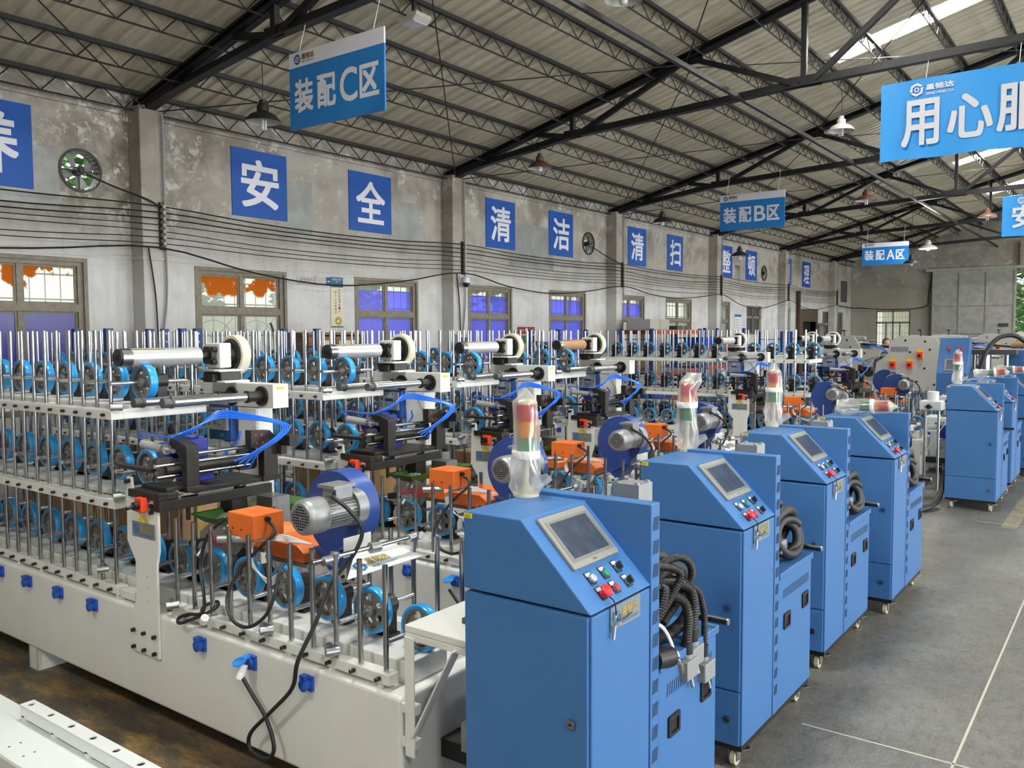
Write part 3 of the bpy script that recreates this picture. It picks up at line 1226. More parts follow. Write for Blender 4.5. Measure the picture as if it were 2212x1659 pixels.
tag(b.build('wall_cable'), 'sagging black cable hanging below the straight cables on the wall', 'cable')
plab = ['pillar beside the first round fan', 'pillar with the white security camera', 'pillar after the 洁 panel', 'pillar after the 扫 panel', 'pillar after the 顿 panel', 'last pillar before the far corner']
for i, y in enumerate(PY[1:]):
    t = thing('insulator_rack', 'cable bracket with white insulators on the ' + plab[i], 'bracket', (WX + 0.275, y + 0.1, 3.2), group='cable brackets on the pillars')
    b = MB().use('black_oxide')
    b.box(0, 0.04, -0.03, 0.03, -0.02, 0.58)
    b.build('backplate', parent=t, smooth=0)
    for k in range(7):
        b = MB().use('caster_cream')
        z = 0.052 + 0.078 * k
        b.lathe([(0.016, -0.022), (0.03, -0.015), (0.018, 0), (0.03, 0.015), (0.016, 0.022)], (0.075, 0, z), Z1, 10)
        b.build('insulator', parent=t)
    # conduit down the pillar
    b = MB().use('grey_plastic')
    b.tube([(WX + 0.305, y + 0.14, 4.9), (WX + 0.305, y + 0.14, 3.4), (WX + 0.305, y + 0.14, 2.6), (WX + 0.305, y + 0.05, 1.9), (WX + 0.305, y + 0.02, 0.9)], 0.014, 6, 4)
    tag(b.build('conduit_pipe'), 'thin grey conduit running down the ' + plab[i], 'pipe', 'conduits on the pillars')
b = MB().use('rubber_black')
b.tube([(WX + 0.03, 5.35, 4.05), (WX + 0.15, 5.6, 3.93), (WX + 0.3, 5.95, 3.8), (WX + 0.34, 6.1, 3.72)], 0.012, 6, 5)
tag(b.build('fan_cord'), 'black cord from the first round fan to the pillar', 'cord')
b = MB().use('rubber_black')
b.tube([(WX + 0.03, 17.15, 4.1), (WX + 0.2, 17.5, 3.9), (WX + 0.34, 18.05, 3.72)], 0.012, 6, 5)
tag(b.build('fan_cord'), 'black cord from the round fan by the 洁 panel to the pillar', 'cord')
for (y, lb) in ((6.06, 'first pillar'), (12.06, 'pillar under the security camera')):
    b = MB().use('rubber_black')
    b.tube([(WX + 0.31, y - 0.1, 3.2), (WX + 0.305, y - 0.02, 2.6), (WX + 0.305, y + 0.0, 2.0), (WX + 0.305, y + 0.03, 1.2)], 0.011, 6, 4)
    tag(b.build('drop_cable'), 'dark cable dropping down the ' + lb, 'cable')
# security camera
t = thing('security_camera', 'small white dome security camera on the pillar under the cables', 'camera', (WX + 0.27, 12.12, 3.02))
b = MB().use('white_clean')
b.box(0, 0.03, -0.05, 0.05, 0.0, 0.14)
b.bar((0.02, 0, 0.1), (0.12, 0, 0.1), 0.04, 0.04)
b.lathe([(0.03, 0.12), (0.065, 0.09), (0.068, 0.0)], (0.13, 0, 0), Z1, 18)
b.build('mount', parent=t, smooth=40)
b = MB().use('black_plastic')
b.lathe([(0.064, 0), (0.062, -0.04), (0.04, -0.075), (0.0, -0.085)], (0.13, 0, 0), Z1, 18)
b.build('dome', parent=t)
# power box low on the same pillar
t = thing('switch_box', 'grey electric switch box low on the pillar beside the blue filmed windows', 'switch box', (WX + 0.27, 12.06, 1.72))
MB().use('grey_machine').box(0, 0.12, -0.16, 0.16, 0, 0.36).build('case', parent=t, smooth=0, bevel=0.008)
MB().use('dark_grey').box(0.12, 0.13, -0.1, 0.1, 0.06, 0.3).build('switch_panel', parent=t, smooth=0)

# tall quality poster and the two strips beside it
t = thing('wall_poster', 'tall narrow cream poster with teal head between two windows', 'poster', (WX + 0.002, 9.34, 2.2))
MB().use('poster_cream').box(0, 0.01, -0.13, 0.13, 0, 0.8).build('sheet', parent=t, smooth=0)
MB().use('poster_teal').box(0.01, 0.012, -0.13, 0.13, 0.64, 0.8).box(0.01, 0.012, -0.13, 0.13, 0.0, 0.02).build('head_band', parent=t, smooth=0)
b = MB().use('ink_dark')
for k, ch in enumerate('给品质做，第一次'):
    letter(b, ch, (0.01, 0.03, 0.58 - 0.048 * k), Y1, Z1, X1, 0.036, 0.034)
for k, ch in enumerate('次次都做对'):
    letter(b, ch, (0.01, -0.05, 0.42 - 0.048 * k), Y1, Z1, X1, 0.036, 0.034)
b.use('red')
letter(b, '做', (0.01, -0.05, 0.545), Y1, Z1, X1, 0.036, 0.034)
b.use('ink_dark')
letter(b, '对', (0.01, -0.05, 0.495), Y1, Z1, X1, 0.03, 0.03)
b.use('sign_white')
letter(b, '检查是第一道工序', (0.012, -0.1, 0.75), Y1, Z1, X1, 0.2, 0.03)
letter(b, '检验', (0.012, -0.025, 0.715), Y1, Z1, X1, 0.05, 0.025)
b.build('lettering', parent=t, smooth=0)
b = MB().use('gold')
for p in circ(0, 0, 0.05, 7):
    b.cyl((0.0105, 0.02 + p[0], 0.1 + p[1]), (0.0115, 0.02 + p[0], 0.1 + p[1]), 0.03, 10)
b.build('picture', parent=t, smooth=0)
t = thing('notice_strip', 'faded paper notice with red writing beside the tall poster', 'notice', (WX + 0.002, 8.72, 2.86))
MB().use('poster_grey').box(0, 0.004, -0.17, 0.17, 0, 0.12).build('sheet', parent=t, smooth=0)
b = MB().use('red_dark')
letter(b, '安全生产', (0.004, -0.11, 0.03), Y1, Z1, X1, 0.24, 0.07)
b.build('lettering', parent=t, smooth=0)
t = thing('notice_board', 'small grey plate with dark end and white arrow beside the tall poster', 'notice', (WX + 0.002, 9.05, 2.86))
MB().use('poster_grey').box(0, 0.008, -0.15, 0.07, 0, 0.13).build('plate', parent=t, smooth=0)
b = MB().use('ink_blue').box(0, 0.009, 0.07, 0.16, 0, 0.13)
b.use('sign_white').box(0.009, 0.011, 0.085, 0.13, 0.06, 0.07)
b.prism([(0.125, 0.045), (0.15, 0.065), (0.125, 0.085)], (0.009, 0, 0), Y1, Z1, X1, 0.002)
b.build('arrow_end', parent=t, smooth=0)

# sample board with decor chips
t = thing('sample_board', 'wall board of wood and colour chips under a red header', 'sample board', (WX + 0.002, 14.55, 1.1))
MB().use('poster_grey').box(0, 0.01, -0.3, 0.3, 0, 1.12).build('board', parent=t, smooth=0)
b = MB().use('red_dark').box(0.01, 0.02, -0.3, 0.3, 0.98, 1.12)
b.use('sign_white')
letter(b, '星铭达', (0.02, -0.27, 1.02), Y1, Z1, X1, 0.18, 0.06)
letter(b, '装饰纸', (0.02, 0.09, 1.02), Y1, Z1, X1, 0.18, 0.06)
b.cyl((0.02, 0, 1.05), (0.022, 0, 1.05), 0.05, 16)
b.build('header', parent=t, smooth=0)
chips = ['6E5A4A', '3E6A4C', '7A6A58', '3A302A', 'B8A890', 'C2B4A0', 'A8988A', '6E6258', 'A0968A', '1E1A18', '2E2824', 'D8D4CC', 'B9A98C', '15120F', 'A8946E', '1C1A1A', '201A18', 'C0986A', '7E7468', '5E4A38']
for k, cc in enumerate(chips):
    nm = 'chip_%d' % k
    mat(nm, cc, 0.6)
    r, c_ = divmod(k, 4)
    b = MB().use(nm).box(0.01, 0.018, -0.28 + c_ * 0.145, -0.155 + c_ * 0.145, 0.78 - 0.19 * r, 0.94 - 0.19 * r)
    b.build('colour_chip', parent=t, smooth=0)
t = thing('notice_board', 'white rules board with blue wave head on the far wall', 'notice', (WX + 0.002, 26.2, 1.7))
MB().use('white_clean').box(0, 0.01, -0.28, 0.28, 0, 0.95).build('sheet', parent=t, smooth=0)
b = MB().use('logo_blue').box(0.01, 0.012, -0.28, 0.28, 0.87, 0.95)
b.use('poster_grey')
for k in range(9):
    b.box(0.01, 0.012, -0.2, 0.16 + 0.05 * ((k * 3) % 3 - 1), 0.1 + 0.083 * k, 0.125 + 0.083 * k)
b.build('printed_lines', parent=t, smooth=0)
b = MB().use('dark_grey').box(WX, WX + 0.02, 37.7, 38.6, 3.35, 4.25)
tag(b.build('vent_panel', smooth=0), 'dark square panel high on the long wall by the far corner', 'panel')
b = MB().use('rubber_black')
b.tube([(WX + 0.1, 36.2, 3.2), (WX + 0.1, 39.0, 3.12), (-9.9, YB - 0.05, 3.1), (-8.8, YB - 0.05, 3.02), (-7.4, YB - 0.05, 3.1), (-7.25, YB - 0.05, 3.6), (-7.1, YB - 0.06, 4.7)], 0.02, 6, 5)
tag(b.build('wall_cable'), 'thick dark cable crossing the end wall above its bright window', 'cable')
# rusty vertical drain pipe near the far door
b = MB().use('rust_dark')
b.cyl((WX + 0.1, 31.9, 0), (WX + 0.1, 31.9, 3.6), 0.07, 10)
tag(b.build('drain_pipe'), 'dark rusty drain pipe on the wall beside the shuttered doorway', 'pipe')

# ================================================================== hung signs, banners, lamps
def zone_sign(x0, x1, y, z0, z1, txt, label):
    w, h = x1 - x0, z1 - z0
    t = thing('hanging_sign', label, 'sign', ((x0 + x1) / 2, y, z0))
    bh = 0.155 * h / 0.79
    MB().use('sign_blue_hang').box(-w / 2, w / 2, -0.01, 0.01, 0, h - bh).build('sign_board', parent=t, smooth=0)
    MB().use('sign_white').box(-w / 2, w / 2, -0.01, 0.01, h - bh, h).build('head_band', parent=t, smooth=0)
    b = MB().use('sign_white')
    o = lambda x, z: (x - w / 2, -0.01, z)
    letter(b, txt[0], o(0.08, 0.16), X1, Z1, -Y1, 0.29, 0.34, 0.009)
    letter(b, txt[1], o(0.43, 0.16), X1, Z1, -Y1, 0.28, 0.33, 0.009)
    letter(b, txt[2], o(0.77, 0.16), X1, Z1, -Y1, 0.25, 0.33, 0.006)
    letter(b, txt[3], o(1.05, 0.16), X1, Z1, -Y1, 0.27, 0.32, 0.009)
    b.build('lettering', parent=t, smooth=0)
    b = MB()
    hex_logo(b, (-w / 2 + 0.13, -0.01, h - bh / 2), X1, Z1, -Y1, 0.055, 'ink_blue')
    b.use('ink_gold')
    letter(b, '星铭达', o(0.2, h - bh * 0.58), X1, Z1, -Y1, 0.19, 0.06, 0.002)
    b.use('ink_blue')
    letter(b, 'XING MING DA', o(0.2, h - bh * 0.78), X1, Z1, -Y1, 0.19, 0.02)
    b.build('logo', parent=t, smooth=0)
    b = MB().use('foam_white')
    top = 5.5 if x0 < -5 else 5.6
    for x in (-w / 2 + 0.15, w / 2 - 0.15):
        b.cyl((x, 0, h), (x, 0.14, top - z0), 0.004, 4)
    b.build('hanging_cord', parent=t, smooth=0)
    return t


zone_sign(-7.28, -5.89, 5.95, 4.235, 5.02, '装配C区', 'hanging blue sign with white head band reading 装配C区')
zone_sign(-7.53, -6.10, 17.9, 4.296, 5.07, '装配B区', 'hanging blue sign with white head band reading 装配B区')
zone_sign(-7.58, -6.14, 29.9, 4.27, 5.0, '装配A区', 'hanging blue sign with white head band reading 装配A区, far down the hall')

# big cloth banner, and the one behind it, both running out of the picture
def banner(x0, x1, y, z0, z1, label, chars, logo, sub):
    t = thing('hanging_banner', label, 'banner', (x0, y, z0))
    b = MB().use('banner_blue')
    n, k = 60, 8
    vs = []
    W, H = x1 - x0, z1 - z0
    for j in range(k + 1):
        for i in range(n + 1):
            u, v = i / n, j / k
            e = (2 * v - 1) ** 4
            vs.append((W * u, 0.012 * math.sin(u * 17 + 2 * v) + 0.01 * e * math.sin(u * 43), H * v + (0.006 * math.sin(u * 31) if v < 0.2 else 0)))
    b.add(vs, [(j * (n + 1) + i, j * (n + 1) + i + 1, (j + 1) * (n + 1) + i + 1, (j + 1) * (n + 1) + i) for j in range(k) for i in range(n)])
    b.build('cloth', parent=t, smooth=60)
    b = MB().use('sign_white')
    for ch, a, c, d, e in chars:
        letter(b, ch, (a - x0, -0.022, c - z0), X1, Z1, -Y1, d, e, 0.012)
    b.build('lettering', parent=t, smooth=0)
    b = MB()
    hex_logo(b, (logo[0] - x0, -0.022, logo[1] - z0), X1, Z1, -Y1, logo[2], 'sign_white')
    if sub:
        letter(b, '星铭达', (sub[0] - x0, -0.022, sub[1] - z0), X1, Z1, -Y1, sub[2], sub[3], 0.004)
        letter(b, 'XING MING DA', (sub[0] - x0, -0.022, sub[1] - z0 - 0.06), X1, Z1, -Y1, sub[2], 0.035, 0.001)
    b.build('logo', parent=t, smooth=0)
    b = MB().use('foam_white')
    for u in (0.12, 0.35, 0.6, 0.9):
        b.cyl((W * u, 0, H), (W * u, 0.15, 5.55 - z0 + 0.02), 0.005, 4)
    b.build('hanging_cord', parent=t, smooth=0)
    return t


banner(-2.82, 1.6, 11.9, 4.29, 5.28, 'large bright blue cloth banner reading 用心服 hung from the roof truss',
       [('用', -2.56, 4.44, 0.44, 0.58), ('心', -2.03, 4.47, 0.5, 0.54), ('服', -1.49, 4.49, 0.5, 0.56), ('务', -0.9, 4.49, 0.5, 0.56)], (-2.39, 5.145, 0.085), (-2.285, 5.12, 0.32, 0.075))
banner(-2.83, 1.2, 23.95, 4.38, 5.35, 'distant blue cloth banner starting with 安, cut by the picture edge',
       [('安', -2.62, 4.57, 0.52, 0.55), ('全', -2.01, 4.57, 0.52, 0.55)], (-2.43, 5.22, 0.085), (-2.31, 5.19, 0.32, 0.075))


def pendant(x, y, z, mshade, top, label, lit=False, kind='tube', r=0.21):
    """hung factory lamp; z is the rim"""
    t = thing('pendant_lamp', label, 'lamp', (x, y, z))
    b = MB().use(mshade)
    b.lathe([(r, 0), (r * 0.96, 0.03), (r * 0.72, 0.085), (r * 0.4, 0.12), (r * 0.33, 0.13), (r * 0.33, 0.2), (r * 0.2, 0.22), (r * 0.2, 0.26), (0, 0.265)], (0, 0, 0), Z1, 28, caps=False)
    b.use('lamp_shade_white')
    b.lathe([(r * 0.98, 0.002), (r * 0.94, 0.028), (r * 0.7, 0.08), (r * 0.38, 0.115)], (0, 0, 0), Z1, 28, caps=False)
    b.build('shade', parent=t)
    b = MB().use('lamp_glow' if lit else 'lamp_tube')
    if kind == 'tube':
        for i in range(4):
            a = PI / 4 + i * PI / 2
            p = (0.03 * math.cos(a), 0.03 * math.sin(a))
            b.cyl((p[0], p[1], 0.1), (p[0], p[1], -0.09), 0.013, 8)
    else:
        b.lathe([(0.0, -0.06), (0.035, -0.05), (0.05, -0.01), (0.035, 0.04), (0.025, 0.1)], (0, 0, 0), Z1, 16)
    b.build('bulb', parent=t)
    b = MB().use('rubber_black')
    b.tube([(0, 0, 0.26), (0.01, 0, 0.26 + (top - z) * 0.3), (0, 0.0, top - z)], 0.006, 5, 5)
    b.build('flex', parent=t)
    return t


pl = lambda x: roof_z(x) - 0.27
pendant(-8.58, 6.59, 4.64, 'lamp_shade_dark', pl(-8.58), 'dark pendant lamp hanging beside the 装配C区 sign')
pendant(-4.45, 15.97, 5.68, 'lamp_shade_white', pl(-4.45), 'pale metal pendant lamp hanging beside the large 用心服 banner', r=0.23)
pendant(-8.58, 12.45, 4.97, 'lamp_shade_rust', pl(-8.58), 'rusty brown pendant lamp under the roof above the 洁 panel', kind='bulb')
pendant(-8.58, 17.2, 4.5, 'lamp_shade_dark', pl(-8.58), 'small dark pendant lamp near the wall above the 扫 panel', kind='bulb')
pendant(-8.58, 21.7, 4.08, 'lamp_shade_dark', pl(-8.58), 'dark pendant lamp on a long flex before the 整 and 顿 panels')
pendant(-5.33, 21.3, 5.17, 'lamp_shade_rust', pl(-5.33), 'brown pendant lamp hanging to the right of the 装配B区 sign', r=0.26)
pendant(-3.68, 28.0, 5.35, 'lamp_shade_rust', pl(-3.68), 'distant brown pendant lamp beside the 安 banner', r=0.26)
pendant(-5.33, 28.6, 4.6, 'lamp_shade_white', pl(-5.33), 'lit white pendant lamp glowing far down the hall', lit=True, kind='bulb', r=0.26)
pendant(-5.33, 26.3, 4.0, 'lamp_shade_dark', pl(-5.33), 'dark pendant lamp hanging just right of the 装配A区 sign', kind='bulb')
pendant(-4.45, 8.0, 5.56, 'lamp_shade_white', pl(-4.45), 'white pendant lamp at the very top edge of the photo', kind='bulb')
ld = bpy.data.lights.new('lit_lamp', 'POINT')
ld.energy = 60
ld.shadow_soft_size = 0.08
lo = bpy.data.objects.new('lit_lamp', ld)
lo.location = (-5.33, 28.6, 4.45)
COL.objects.link(lo)
t = thing('floodlight', 'flat white floodlight fixed under the roof at the top edge', 'lamp', (-6.95, 7.5, roof_z(-6.95) - 0.33))
MB().use('lamp_shade_white').prism([(-0.16, 0.05), (-0.1, 0.0), (0.1, 0.0), (0.16, 0.05), (0.16, 0.09), (-0.16, 0.09)], (0, -0.13, 0), X1, Z1, Y1, 0.26).build('housing', parent=t, smooth=0)
MB().use('lamp_tube').box(-0.1, 0.1, -0.1, 0.1, -0.006, 0).build('lens', parent=t, smooth=0)
MB().use('purlin_black').bar((0, 0, 0.09), (0, 0, 0.3), 0.03, 0.03).build('bracket', parent=t, smooth=0)

# ================================================================== profile wrapping machines
OX, OY = -5.5, 0.3              # base point of a machine, in its own numbers (x as in the hall, y from its front face)
ORG = (OX, OY, 0)


def rel(x, y, z):
    return (x - OX, y - OY, z)


def B():
    return MB(ORG)


def wheel_src(parent, loc):
    R = 0.104
    b = MB().use('wheel_grey')
    holes = []
    for k in range(5):
        a = PI / 2 + k * 2 * PI / 5 + 0.3
        holes.append(circ(0.056 * math.cos(a), 0.056 * math.sin(a), 0.0195, 14))
    b.plate([circ(0, 0, 0.088, 40)] + holes, (0, -0.006, 0), X1, Z1, Y1, 0.012)
    b.lathe([(0.078, -0.02), (0.09, -0.02), (0.09, 0.02), (0.078, 0.02), (0.078, -0.02)], (0, 0, 0), Y1, 40, caps=False)
    b.lathe([(0.022, -0.032), (0.026, -0.03), (0.028, -0.006), (0.028, 0.006), (0.026, 0.03), (0.022, 0.032)], (0, 0, 0), Y1, 20)
    w = b.build('wheel', parent=parent, loc=loc)
    b = MB().use('tyre_blue')
    b.lathe([(0.0885, -0.022), (R - 0.003, -0.022), (R, -0.017), (R, 0.017), (R - 0.003, 0.022), (0.0885, 0.022)], (0, 0, 0), Y1, 44, caps=False)
    b.build('tyre', parent=w)
    b = MB().use('roller_chrome')
    b.cyl((0, -0.2, 0), (0, 0.26, 0), 0.0115, 12)
    b.build('axle', parent=w)
    return w


def bearing_src(parent, loc):
    b = MB().use('black_plastic')
    b.box(-0.035, 0.035, -0.03, 0.03, -0.135, 0.02)
    b.cyl((0, -0.035, 0), (0, 0.035, 0), 0.045, 16)
    b.box(-0.055, 0.055, -0.03, 0.03, -0.135, -0.12)
    return b.build('bearing_block', parent=parent, loc=loc, smooth=35)


def clamp_geo(b, c, d1, d2, L1=0.075, L2=0.06):
    """two short cross-drilled clamp barrels"""
    c, d1, d2 = Vector(c), Vector(d1).normalized(), Vector(d2).normalized()
    b.cyl(c - d1 * L1 / 2, c + d1 * L1 / 2, 0.02, 16)
    b.cyl(c + d1 * L1 * 0.35 - d2 * L2 / 2, c + d1 * L1 * 0.35 + d2 * L2 / 2, 0.02, 16)


def build_machine(loc, label, full=True, tiers=True, xl=-8.8, tier_end=-4.5, blocks_front=False, brown=False, group='white wrapping machines in the row'):
    t = thing('wrapping_machine', label, 'machine', (loc[0] + OX, loc[1] + OY, loc[2]), group=None)
    sgn = -1 if blocks_front else 1
    # --- bed
    b = B().use('white_paint')
    b.box(xl, -2.345, 0.0, 0.62, 0.143, 0.636)
    o = b.build('base', parent=t, smooth=0, bevel=0.018, bseg=3)
    b = B().use('white_paint')
    b.box(xl, -2.4, 0.11, 0.35, 0.636, 0.735)
    b.build('wheel_channel', parent=t, smooth=0, bevel=0.006)
    for x in (-5.55, -8.3, -2.6):
        b = B().use('white_paint')
        b.box(x - 0.06, x + 0.06, 0.01, 0.03, 0.0, 0.143)
        b.box(x - 0.06, x - 0.045, 0.01, 0.6, 0.0, 0.143)
        b.box(x + 0.045, x + 0.06, 0.01, 0.6, 0.0, 0.143)
        b.box(x - 0.06, x + 0.06, 0.58, 0.6, 0.0, 0.143)
        b.build('foot', parent=t, smooth=0)
    # --- rails carrying the guide rods, with their set bolts
    tx = [-4.58 - 0.15 * k for k in range(int((-4.58 - xl) / 0.15) + 1)]
    rx = [-2.473 - 0.151 * k for k in range(11)]
    rails = [(-4.035, -2.43), (xl, -4.52 if tiers else -4.4)]
    for (x0, x1) in rails:
        for (ya, yb) in ((0.02, 0.078), (0.52, 0.578)):
            b = B().use('white_paint')
            b.box(x0, x1, ya, yb, 0.655, 0.703)
            n = int((x1 - x0) / 0.3)
            for k in range(n + 1):
                x = x0 + 0.04 + k * 0.3
                b.box(x - 0.01, min(x + 0.02, x1), ya + 0.01, yb - 0.01, 0.63, 0.66)
            if ya < 0.1:
                b.use('black_plastic')
                for x in rx + tx:
                    if x0 < x < x1:
                        b.cyl((x - 0.01, 0.021, 0.68), (x - 0.01, -0.008, 0.68), 0.0095, 8)
            b.build('rod_rail', parent=t, smooth=0, bevel=0.004)
    b = B().use('white_paint').box(-4.5, -4.36, 0.02, 0.078, 0.65, 0.698)
    b.build('rod_rail', parent=t, smooth=0, bevel=0.004)
    # --- tiers
    th = ((1.142, 1.194), (1.634, 1.688)) if tiers else ()
    for (z0, z1) in th:
        b = B().use('white_paint')
        b.box(xl, tier_end, 0.0, 0.07, z0, z1)
        b.box(xl, tier_end, 0.52, 0.59, z0, z1)
        b.box(tier_end - 0.03, tier_end, 0.07, 0.52, z0, z1)
        for x in (-5.4, -6.3, -7.2, -8.1):
            b.box(x, x + 0.05, 0.07, 0.52, z0, z1)
        x = tier_end - 0.07
        b.use('black_plastic')
        while x > xl:
            b.cyl((x, 0.001, (z0 + z1) / 2), (x, -0.022, (z0 + z1) / 2), 0.009, 8)
            x -= 0.15
        b.build('tier_frame', parent=t, smooth=0, bevel=0.004)
        b = B().use('white_paint')
        b.box(xl, tier_end - 0.005 if z1 > 1.5 else tier_end + 0.12, 0.11, 0.35, z1 - 0.01, z1 + 0.022)
        b.build('wheel_channel', parent=t, smooth=0, bevel=0.006)
    # --- guide rods
    rr = 0.0108
    if tiers:
        b = MB().use('chrome').cyl((0, 0, 0), (0, 0, 1.47), rr, 12)
        src = None
        xs = list(tx)
        if tier_end > -4.4:
            xs = [tier_end - 0.08 - 0.15 * k for k in range(int((tier_end - xl) / 0.15))]
        for x in xs:
            for y in (0.045, 0.548):
                p = rel(x, y, 0.655)
                if src is None:
                    src = b.build('guide_rod', parent=t, loc=p)
                else:
                    inst(src, t, p)
    b = MB().use('chrome').cyl((0, 0, 0), (0, 0, 0.495), rr * 1.12, 14)
    src2 = None
    for i, x in enumerate(rx):
        for y in (0.048, 0.54):
            if y > 0.1 and i in (6, 8, 10):
                continue
            p = rel(x, y, 0.655)
            if src2 is None:
                src2 = b.build('guide_rod', parent=t, loc=p)
            else:
                inst(src2, t, p)
    # --- wheels with their bearing blocks
    wsrc = bsrc = None
    rows = [(0.872, -2.715, 0.295, xl)]
    if tiers:
        for z in (1.352, 1.832):
            rows.append((z, tier_end - (0.015 if z > 1.5 else -0.01), 0.298, xl))
    for z, x0, dx, xe in rows:
        x = x0
        while x > xe + 0.1:
            p = rel(x, 0.21, z)
            q = rel(x, 0.21 + sgn * 0.085, z)
            if wsrc is None:
                wsrc = wheel_src(t, p)
                bsrc = bearing_src(t, q)
            else:
                inst(wsrc, t, p)
                inst(bsrc, t, q)
            x -= dx
    inst(wsrc, t, rel(-2.46, 0.25, 0.83))
    # --- cross clamps on some rods
    for c in ((-2.78, 0.02, 0.735), (-3.23, 0.02, 0.735), (-3.93, -0.02, 0.73), (-4.66, 0.01, 0.79), (-4.5, 0.03, 1.215), (-4.5, 0.03, 1.705), (-4.42, 0.05, 1.36)):
        if not tiers and c[2] > 1:
            continue
        b = B().use('zinc')
        clamp_geo(b, c, (1, -0.5, 0), (0.5, 1, 0))
        b.build('rod_clamp', parent=t)
    # --- sockets along the bed
    for x in (-2.9, -3.3, -3.697, -4.74, -5.139, -5.535, -5.921, -6.33, -6.73, -7.13):
        if x < xl + 0.2:
            continue
        opened = abs(x + 3.3) < 0.01 and full
        b = B().use('socket_blue')
        b.box(x - 0.027, x + 0.03, -0.016, 0.0, 0.535, 0.6)
        b.cyl((x, 0.0, 0.567), (x, -0.03, 0.565), 0.027, 16)
        o = b.build('power_socket', parent=t, smooth=35)
        b = B().use('socket_blue_open' if opened else 'socket_blue')
        if opened:
            c = Vector((x, -0.075, 0.588))
            d = Vector((0, -0.35, 0.94)).normalized()
            b.lathe([(0.033, 0), (0.033, 0.006), (0.0, 0.008)], c, d, 18)
            b.bar((x, -0.025, 0.605), (x, -0.06, 0.598), 0.03, 0.012)
        else:
            b.lathe([(0.028, 0), (0.029, 0.012), (0.02, 0.017), (0, 0.018)], (x, -0.028, 0.565), (0, -1, 0.05), 18)
            b.box(x - 0.016, x + 0.016, -0.045, -0.015, 0.592, 0.61)
        k = b.build('cover_flap', parent=o, smooth=40)
        k.location = (0, 0, 0)
    # --- end table bracket
    b = B().use('white_paint')
    b.box(-2.32, -1.98, 0.0, 0.42, 0.915, 0.945)
    b.box(-2.32, -1.98, 0.0, 0.012, 0.885, 0.914)
    b.box(-2.32, -2.27, -0.006, 0.004, 0.41, 0.9)
    b.bar((-2.27, 0.0, 0.5), (-2.05, 0.0, 0.9), 0.008, 0.055, up=(0, 1, 0))
    b.box(-2.345, -2.27, 0.0, 0.04, 0.44, 0.48)
    b.box(-2.345, -2.27, 0.0, 0.04, 0.58, 0.62)
    b.build('end_table', parent=t, smooth=0, bevel=0.004)
    b = B().use('dark_grey')
    b.box(-2.14, -1.98, 0.14, 0.2, 0.946, 0.968)
    b.build('stop_block', parent=t, smooth=0)
    # --- drive motor standing at the bed end
    b = B().use('gear_blue')
    b.lathe([(0.055, 0), (0.065, 0.02), (0.065, 0.14), (0.05, 0.17)], (-2.12, 0.3, 0.64), Z1, 20)
    b.use('cast_alu')
    b.lathe([(0.075, 0), (0.085, 0.02), (0.085, 0.1), (0.066, 0.12)], (-2.12, 0.3, 0.5), Z1, 20)
    b.box(-2.2, -2.04, 0.2, 0.4, 0.38, 0.5)
    b.use('black_plastic')
    b.box(-2.345, -2.04, 0.24, 0.36, 0.3, 0.38)
    b.build('drive_motor', parent=t)
    if not full:
        return t

    # --- front column plate
    b = B().use('white_paint')
    out = [(-4.325, 0.405), (-4.07, 0.405), (-4.07, 0.90), (-4.045, 0.98), (-4.045, 1.236), (-4.075, 1.25), (-4.1, 1.262), (-4.11, 1.235), (-4.24, 1.235), (-4.28, 1.25), (-4.29, 1.345), (-4.335, 1.345), (-4.345, 1.0), (-4.27, 0.9), (-4.27, 0.7), (-4.325, 0.6)]
    b.prism(out, (0, -0.016, 0), X1, Z1, Y1, 0.014)
    for (x, z) in ((-4.3, 0.52), (-4.2, 0.52), (-4.1, 0.52), (-4.3, 0.43), (-4.2, 0.43), (-4.1, 0.43), (-4.09, 1.215), (-4.075, 1.2), (-4.09, 1.18), (-4.32, 1.32), (-4.305, 1.325)):
        b.use('black_plastic').cyl((x, -0.016, z), (x, -0.035, z), 0.011, 8)
    b.use('black_plastic')
    for z in (0.85, 0.92, 0.98):
        b.cyl((-4.16, -0.016, z - 0.15), (-4.16, -0.018, z - 0.15), 0.003, 6)
    col = b.build('front_plate', parent=t, smooth=30, bevel=0.003)
    b = B().use('grey_plate')
    b.box(-4.285, -4.07, -0.02, -0.0165, 1.035, 1.115)
    hex_logo(b, (-4.245, -0.02, 1.078), X1, Z1, -Y1, 0.03, 'logo_blue', 0.001)
    b.use('gold')
    letter(b, '星铭达', (-4.2, -0.02, 1.068), X1, Z1, -Y1, 0.095, 0.03, 0.001, 0.001)
    b.use('logo_blue')
    letter(b, 'XINGMINGDA MACHINERY', (-4.225, -0.02, 1.045), X1, Z1, -Y1, 0.14, 0.01, 0, 0.001)
    b.build('name_plate', parent=t, smooth=0)
    b = B().use('yellow')
    arc = [(0.055 * math.cos(a), 0.055 * math.sin(a)) for a in [PI * (0.15 + 0.7 * i / 8) for i in range(9)]]
    arc2 = [(0.032 * math.cos(a), 0.032 * math.sin(a)) for a in [PI * (0.85 - 0.7 * i / 8) for i in range(9)]]
    b.prism(arc + arc2, (-4.18, -0.0165, 1.098), X1, Z1, -Y1, 0.002)
    b.build('warning_label', parent=t, smooth=0)
    b = B().use('estop_orange')
    b.box(-4.18, -4.11, -0.065, -0.03, 1.182, 1.257)
    o = b.build('switch_box', parent=t, smooth=0, bevel=0.006)
    b = B().use('black_plastic').box(-4.225, -4.16, -0.03, -0.014, 1.17, 1.245)
    b.build('switch_base', parent=o, smooth=0)
    b = B().use('black_plastic')
    b.cyl((-4.145, -0.065, 1.217), (-4.145, -0.09, 1.217), 0.022, 14)
    b.cyl((-4.145, -0.09, 1.217), (-4.145, -0.125, 1.212), 0.01, 10)
